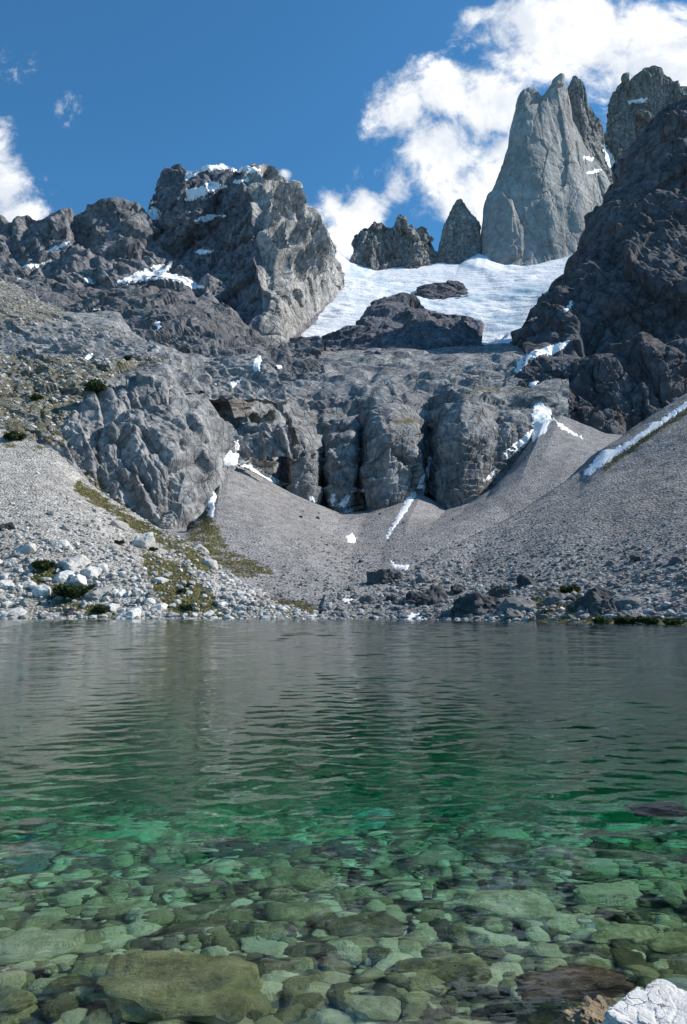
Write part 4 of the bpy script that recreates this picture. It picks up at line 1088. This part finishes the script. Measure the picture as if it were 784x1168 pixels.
# (px, py, apparent width px, depth of its middle, label)
HERO = [(205, 1130, 215, .30, 'largest flat grey-olive slab lying under the near water'), (45, 1080, 110, .42, 'brownish slab under water at the left edge'),
 (585, 1035, 120, .62, 'long olive slab under water behind the flat dark-edged rock'), (505, 1108, 115, .40, 'smooth pale green slab under water left of the flat rock'),
 (300, 1082, 70, .52, 'rounded dark stone beside the largest slab'), (710, 1065, 80, .50, 'pale olive stone under water above the white rock'),
 (765, 1075, 60, .48, 'olive stone under water at the right edge'), (700, 1020, 95, .70, 'large rounded stone further out on the right'),
 (80, 1120, 50, .34, 'pale block of stone left of the largest slab'), (430, 1150, 70, .28, 'grey shore stone under thin water near the middle'),
 (230, 1060, 75, .60, 'olive boulder under water above the largest slab'), (130, 1035, 80, .75, 'broad stone under water further out on the left'),
 (420, 1060, 90, .58, 'wide pale stone under water near the middle'), (620, 1160, 60, .30, 'dark stone under water in front of the flat rock'),
 (340, 1005, 100, .95, 'deep green slab far out under the middle water'), (15, 1140, 60, .3, 'grey stone in the near left corner under water')]
PF = protos('lake_stone', M_olive, 4, 700, sub=4, k=14, rough=.06, planes=9, crack=.02, flat=(1, .75, .38))
for px, py, w, d, lb in HERO:
    p = uw(px, py, d); dd = np.linalg.norm(p - CAM); stone(p, .42 * w * dd / F, lb, rot=(rng.uniform(-.1, .1), rng.uniform(-.1, .1), rng.uniform(-.4, .4)), pr=PF[int(rng.integers(4))])
placed = []
cnt = 0
for i in range(9000):
    if cnt >= 290: break
    y = 2.9 + 7.0 * rng.random() ** 1.5; x = rng.uniform(-1, 1) * (.52 * y + .2)
    s = (.05 + .24 * rng.random() ** 3.2) * (.75 + .09 * y)
    ok = all((x - a) ** 2 + (y - b) ** 2 > (.58 * (s + c)) ** 2 for a, b, c in placed)
    if not ok: continue
    placed.append((x, y, s)); cnt += 1
    d = float(bed_depth(x, y))
    if y < 4.2: lb, g = 'olive stone among many in the clear near shallows', 'stones in the near shallows'
    elif y < 6.2: lb, g = 'green-tinged stone among many further out under the water', 'stones further out under the water'
    else: lb, g = 'dim emerald stone among many where the water deepens', 'stones where the water deepens'
    stone((x, y, -d + s * .26), s, lb, g)
def heap2():
    n = 5200; y = 2.6 + 9 * rng.random(n) ** 1.3; x = rng.uniform(-1, 1, n) * (.55 * y + .3); s = .035 + .10 * rng.random(n) ** 2
    pts = np.stack([x, y, -bed_depth(x, y) + .03], -1)
    m = rub_mat('lake_pebble', [(.09, .08, .04), (.32, .285, .13), (.68, .62, .38)])
    o = heap('lake_pebbles', pts, s, m, 'small olive pebbles filling gaps between the lake stones', sub=2, flat=.55, k=8)
    o.data.polygons.foreach_set('use_smooth', np.ones(len(o.data.polygons), bool)); o['category'] = 'pebbles'
heap2()
ns = 2600; xs_ = rng.uniform(-12, 12, ns); ys_ = rng.uniform(-3.5, 1.6, ns)
hs = heap('shore_stones', np.stack([xs_, ys_, -bed_depth(xs_, ys_) + .03], -1), .05 + .2 * rng.random(ns) ** 3, RM_L, 'loose grey stones along the dry near shore', sub=2, flat=.6, k=12)
hs['category'] = 'shore stones'
def hero_mat(name, top, side, crackc):
    m = N(name); p = m.n('TexCoord').outputs['Object']
    n = m.noise(p, 2.2, 8, .65, .3)
    col = m.mix(m.ss(n, .3, .7), c4(*[x * .8 for x in top]), c4(*top))
    col = m.mix(m.math('MULTIPLY', m.ss(m.noise(p, 9, 6, .7), .56, .70), .45), col, c4(*side))
    wp = m.n('VectorMath', operation='ADD'); m.l(p, wp.inputs[0]); nn = m.n('TexNoise'); m.l(p, nn.inputs['Vector']); nn.inputs['Scale'].default_value = 2.5; nn.inputs['Detail'].default_value = 5
    m.l(m.sc(nn.outputs['Color'], .5), wp.inputs[1])
    ed = m.vor(wp.outputs[0], 1.9, 'DISTANCE_TO_EDGE')
    k = m.math('MULTIPLY', m.math('SUBTRACT', 1, m.ss(ed, .002, .020)), m.ss(m.noise(p, 1.7, 4, .6), .42, .60))
    col = m.mix(m.math('MULTIPLY', k, .7), col, c4(*crackc))
    h = m.math('SUBTRACT', m.math('ADD', m.noise(p, 7, 9, .72), m.math('MULTIPLY', m.noise(p, 40, 5, .7), .15)), m.math('MULTIPLY', k, 1.2))
    m.bsdf(col, .9, m.bump(h, .7, .022), .25); return m.m
M_hero = hero_mat('white_granite', (.72, .70, .67), (.34, .30, .26), (.07, .06, .05))
# the white rock breaking the surface, brown slab beside it, flat dark-edged rock
def hero_rock(name, seed, mat, loc, scale, rot, label, sub=6, k=18, rough=.09, crack=.06, flat=(1, .9, .7), planes=12, cat='rock'):
    v, f = boulder_shape(seed, sub=sub, planes=planes, k=k, rough=rough, crack=crack, flat=flat)
    fv, fe = facets(v * 3.2, 5); v = v + v * (.012 * fv - .03 * np.exp(-fe / .03))[:, None]
    o = mk(name, v, f, mat, False); o.location = loc; o.scale = scale; o.rotation_euler = rot; return tag(o, label, cat)
hero_rock('white_rock', 41, M_hero, P(765, 1182, 3.02) * np.array([1, 1, 0]) + np.array([0, 0, .02]), (.245, .26, .23), (.06, -.1, .6), 'white cracked rock breaking the water surface in the near right corner', crack=.07, rough=.05, planes=7, k=30, flat=(1, .95, .55))
b = P(692, 1150, 3.30); hero_rock('brown_rock', 57, M_brown, (b[0], b[1], -.10), (.22, .20, .19), (.3, .25, .9), 'brown angular slab just under water beside the white rock', k=26, crack=.03)
b = P(655, 1108, 3.65); hero_rock('flat_rock', 63, M_brown, (b[0], b[1], -.10), (.27, .18, .11), (.15, -.12, .2), 'flat brown-grey rock at the surface with a dark undercut edge', k=24, crack=.04)
b = P(750, 925, 6.6); hero_rock('flat_rock', 67, M_darkst, (b[0], b[1], -.20), (.36, .27, .17), (0, 0, .2), 'dark rock shape added for a dark ripple further out on the right', sub=4)  # sunken dark rock added where the water only has a dark ripple

# the ground that everything stands on, out to the horizon
gr = 9000; th = np.linspace(0, 2 * math.pi, 97)[:-1]; rr = np.array([0, 60, 200, 600, 2000, gr])
gx = np.stack([rr[:, None] * np.cos(th), rr[:, None] * np.sin(th), np.full((6, 96), -16.0)], -1)
g = mk('ground', gx, gridf(6, 96, True), M_screeC, False, attrs={'veg': np.zeros(6 * 96), 'pale': np.full(6 * 96, .5)})
tag(g, 'stony valley floor beneath the lake and mountains', 'ground', 'structure')
#==LIGHT==
SUN = np.array([.74, .10, .64]); SUN /= np.linalg.norm(SUN)
EL = math.asin(SUN[2]); AZ = math.atan2(SUN[0], SUN[1])
L = bpy.data.lights.new('sun', 'SUN'); L.energy = 5.0; L.angle = rad(.5); L.color = (1, .945, .87)
lo = bpy.data.objects.new('sun', L); COL.objects.link(lo); lo.rotation_euler = Vector(SUN).to_track_quat('Z', 'Y').to_euler()

Wd = bpy.data.worlds.new('World'); S.world = Wd; Wd.use_nodes = True
class NW(N):
    def __init__(s, t): s.t = t; s.t.nodes.clear(); s.out = s.n('OutputWorld')
w = NW(Wd.node_tree)
sky = w.n('TexSky', sky_type='NISHITA'); sky.sun_disc = False; sky.sun_elevation = EL; sky.sun_rotation = AZ
sky.altitude = 900; sky.air_density = 1.0; sky.dust_density = .2; sky.ozone_density = 1.4
dirv = w.n('TexCoord').outputs['Generated']
sep = w.n('SeparateXYZ'); w.l(dirv, sep.inputs[0])
yy = w.math('MAXIMUM', sep.outputs[1], .05)
U = w.math('DIVIDE', sep.outputs[0], yy); Vv = w.math('DIVIDE', sep.outputs[2], yy)
front = w.ss(sep.outputs[1], .1, .3)
def dirpt(px, py):
    r = ray(px, py); return r.x / r.y, r.z / r.y
cmb = w.n('CombineXYZ'); w.l(U, cmb.inputs[0]); w.l(Vv, cmb.inputs[1])
wn = w.n('TexNoise'); w.l(cmb.outputs[0], wn.inputs['Vector']); wn.inputs['Scale'].default_value = 5; wn.inputs['Detail'].default_value = 6; wn.inputs['Roughness'].default_value = .6
wsub = w.n('VectorMath', operation='SUBTRACT'); w.l(wn.outputs['Color'], wsub.inputs[0]); wsub.inputs[1].default_value = (.5, .5, .5)
wadd = w.n('VectorMath', operation='ADD'); w.l(cmb.outputs[0], wadd.inputs[0]); w.l(w.sc(wsub.outputs[0], .10), wadd.inputs[1])
sw_ = w.n('SeparateXYZ'); w.l(wadd.outputs[0], sw_.inputs[0])
CL = [(650, 40, 130, 62, 1), (740, 60, 110, 75, 1), (560, 125, 70, 60, 1), (600, 190, 80, 90, 1), (500, 110, 55, 40, .95), (455, 130, 45, 45, .95), (500, 170, 60, 45, 1), (540, 230, 70, 50, 1), (410, 240, 48, 42, 1), (375, 225, 30, 30, .9), (395, 280, 60, 30, 1), (450, 210, 26, 40, .75),
      (0, 210, 42, 45, 1), (20, 240, 50, 30, 1), (-30, 180, 50, 60, 1), (780, 100, 60, 40, 1), (600, 20, 70, 40, 1), (-120, 160, 110, 90, 1), (900, 60, 160, 110, 1), (545, 10, 30, 25, .8), (275, 190, 26, 8, .72), (318, 190, 12, 9, .75)]
mask = None
for px, py, rx, ry, am in CL:
    cx, cy = dirpt(px, py); ex, _ = dirpt(px + rx, py); _, ey = dirpt(px, py - ry)
    a = w.math('MULTIPLY', w.math('SUBTRACT', sw_.outputs[0], cx), 1 / abs(ex - cx)); b = w.math('MULTIPLY', w.math('SUBTRACT', sw_.outputs[1], cy), 1 / abs(ey - cy))
    r2_ = w.math('ADD', w.math('MULTIPLY', a, a), w.math('MULTIPLY', b, b))
    k = w.math('MULTIPLY', w.math('SUBTRACT', 1.30, w.math('SQRT', r2_)), am)
    mask = k if mask is None else w.math('SMOOTH_MAX', mask, k, .18)
n1 = w.noise(cmb.outputs[0], 7, 9, .62, .3); n2 = w.noise(cmb.outputs[0], 20, 7, .65, .6)
dens = w.math('ADD', mask, w.math('ADD', w.math('MULTIPLY', w.math('SUBTRACT', n1, .5), 2.3), w.math('MULTIPLY', w.math('SUBTRACT', n2, .5), .9)))
alpha = w.math('MULTIPLY', w.ss(dens, .30, .85), front)
# thin wisps at the upper left
wm = None
for px, py, rx, ry in [(22, 70, 30, 28), (80, 122, 20, 26), (42, 200, 26, 14), (560, 60, 60, 40)]:
    cx, cy = dirpt(px, py); ex, _ = dirpt(px + rx, py); _, ey = dirpt(px, py - ry)
    a = w.math('MULTIPLY', w.math('SUBTRACT', sw_.outputs[0], cx), 1 / abs(ex - cx)); b = w.math('MULTIPLY', w.math('SUBTRACT', sw_.outputs[1], cy), 1 / abs(ey - cy))
    k = w.math('SUBTRACT', 1, w.math('ADD', w.math('MULTIPLY', a, a), w.math('MULTIPLY', b, b)), clamp=True)
    wm = k if wm is None else w.math('MAXIMUM', wm, k)
n3 = w.noise(cmb.outputs[0], 24, 9, .72, .25)
wisp = w.math('MULTIPLY', w.math('MULTIPLY', w.ss(n3, .50, .72), wm), .85)
alpha = w.math('MAXIMUM', alpha, wisp)
shade = w.ss(w.math('ADD', n1, w.math('MULTIPLY', w.math('SUBTRACT', dens, 1.0), .12)), .38, .72)
ccol = w.mix(shade, c4(.62, .66, .72), c4(1.08, 1.08, 1.07))
bgs = w.n('Background'); w.l(w.mix(1.0, sky.outputs[0], c4(.44, .98, 1.22), 'MULTIPLY'), bgs.inputs[0]); bgs.inputs[1].default_value = .105
bgc = w.n('Background'); w.l(ccol, bgc.inputs[0]); bgc.inputs[1].default_value = 1.0
mx = w.n('MixShader'); w.l(alpha, mx.inputs[0]); w.l(bgs.outputs[0], mx.inputs[1]); w.l(bgc.outputs[0], mx.inputs[2]); w.l(mx.outputs[0], w.out.inputs[0])

cd = bpy.data.cameras.new('camera'); cam = bpy.data.objects.new('camera', cd); COL.objects.link(cam); S.camera = cam
cam.location = tuple(CAM); cam.rotation_euler = (rad(90) + PITCH, 0, 0)
cd.sensor_fit = 'VERTICAL'; cd.sensor_height = 36; cd.lens = F / H0 * 36; cd.clip_start = .05; cd.clip_end = 30000
vs = S.view_settings; vs.view_transform = 'Standard'; vs.look = 'None'; vs.exposure = .38; vs.gamma = 1; vs.use_curve_mapping = False
cy = S.cycles
cy.max_bounces = 10; cy.diffuse_bounces = 3; cy.transmission_bounces = 8; cy.glossy_bounces = 4; cy.caustics_refractive = True; cy.caustics_reflective = False
cy.blur_glossy = .4; cy.sample_clamp_indirect = 6; cy.use_denoising = True
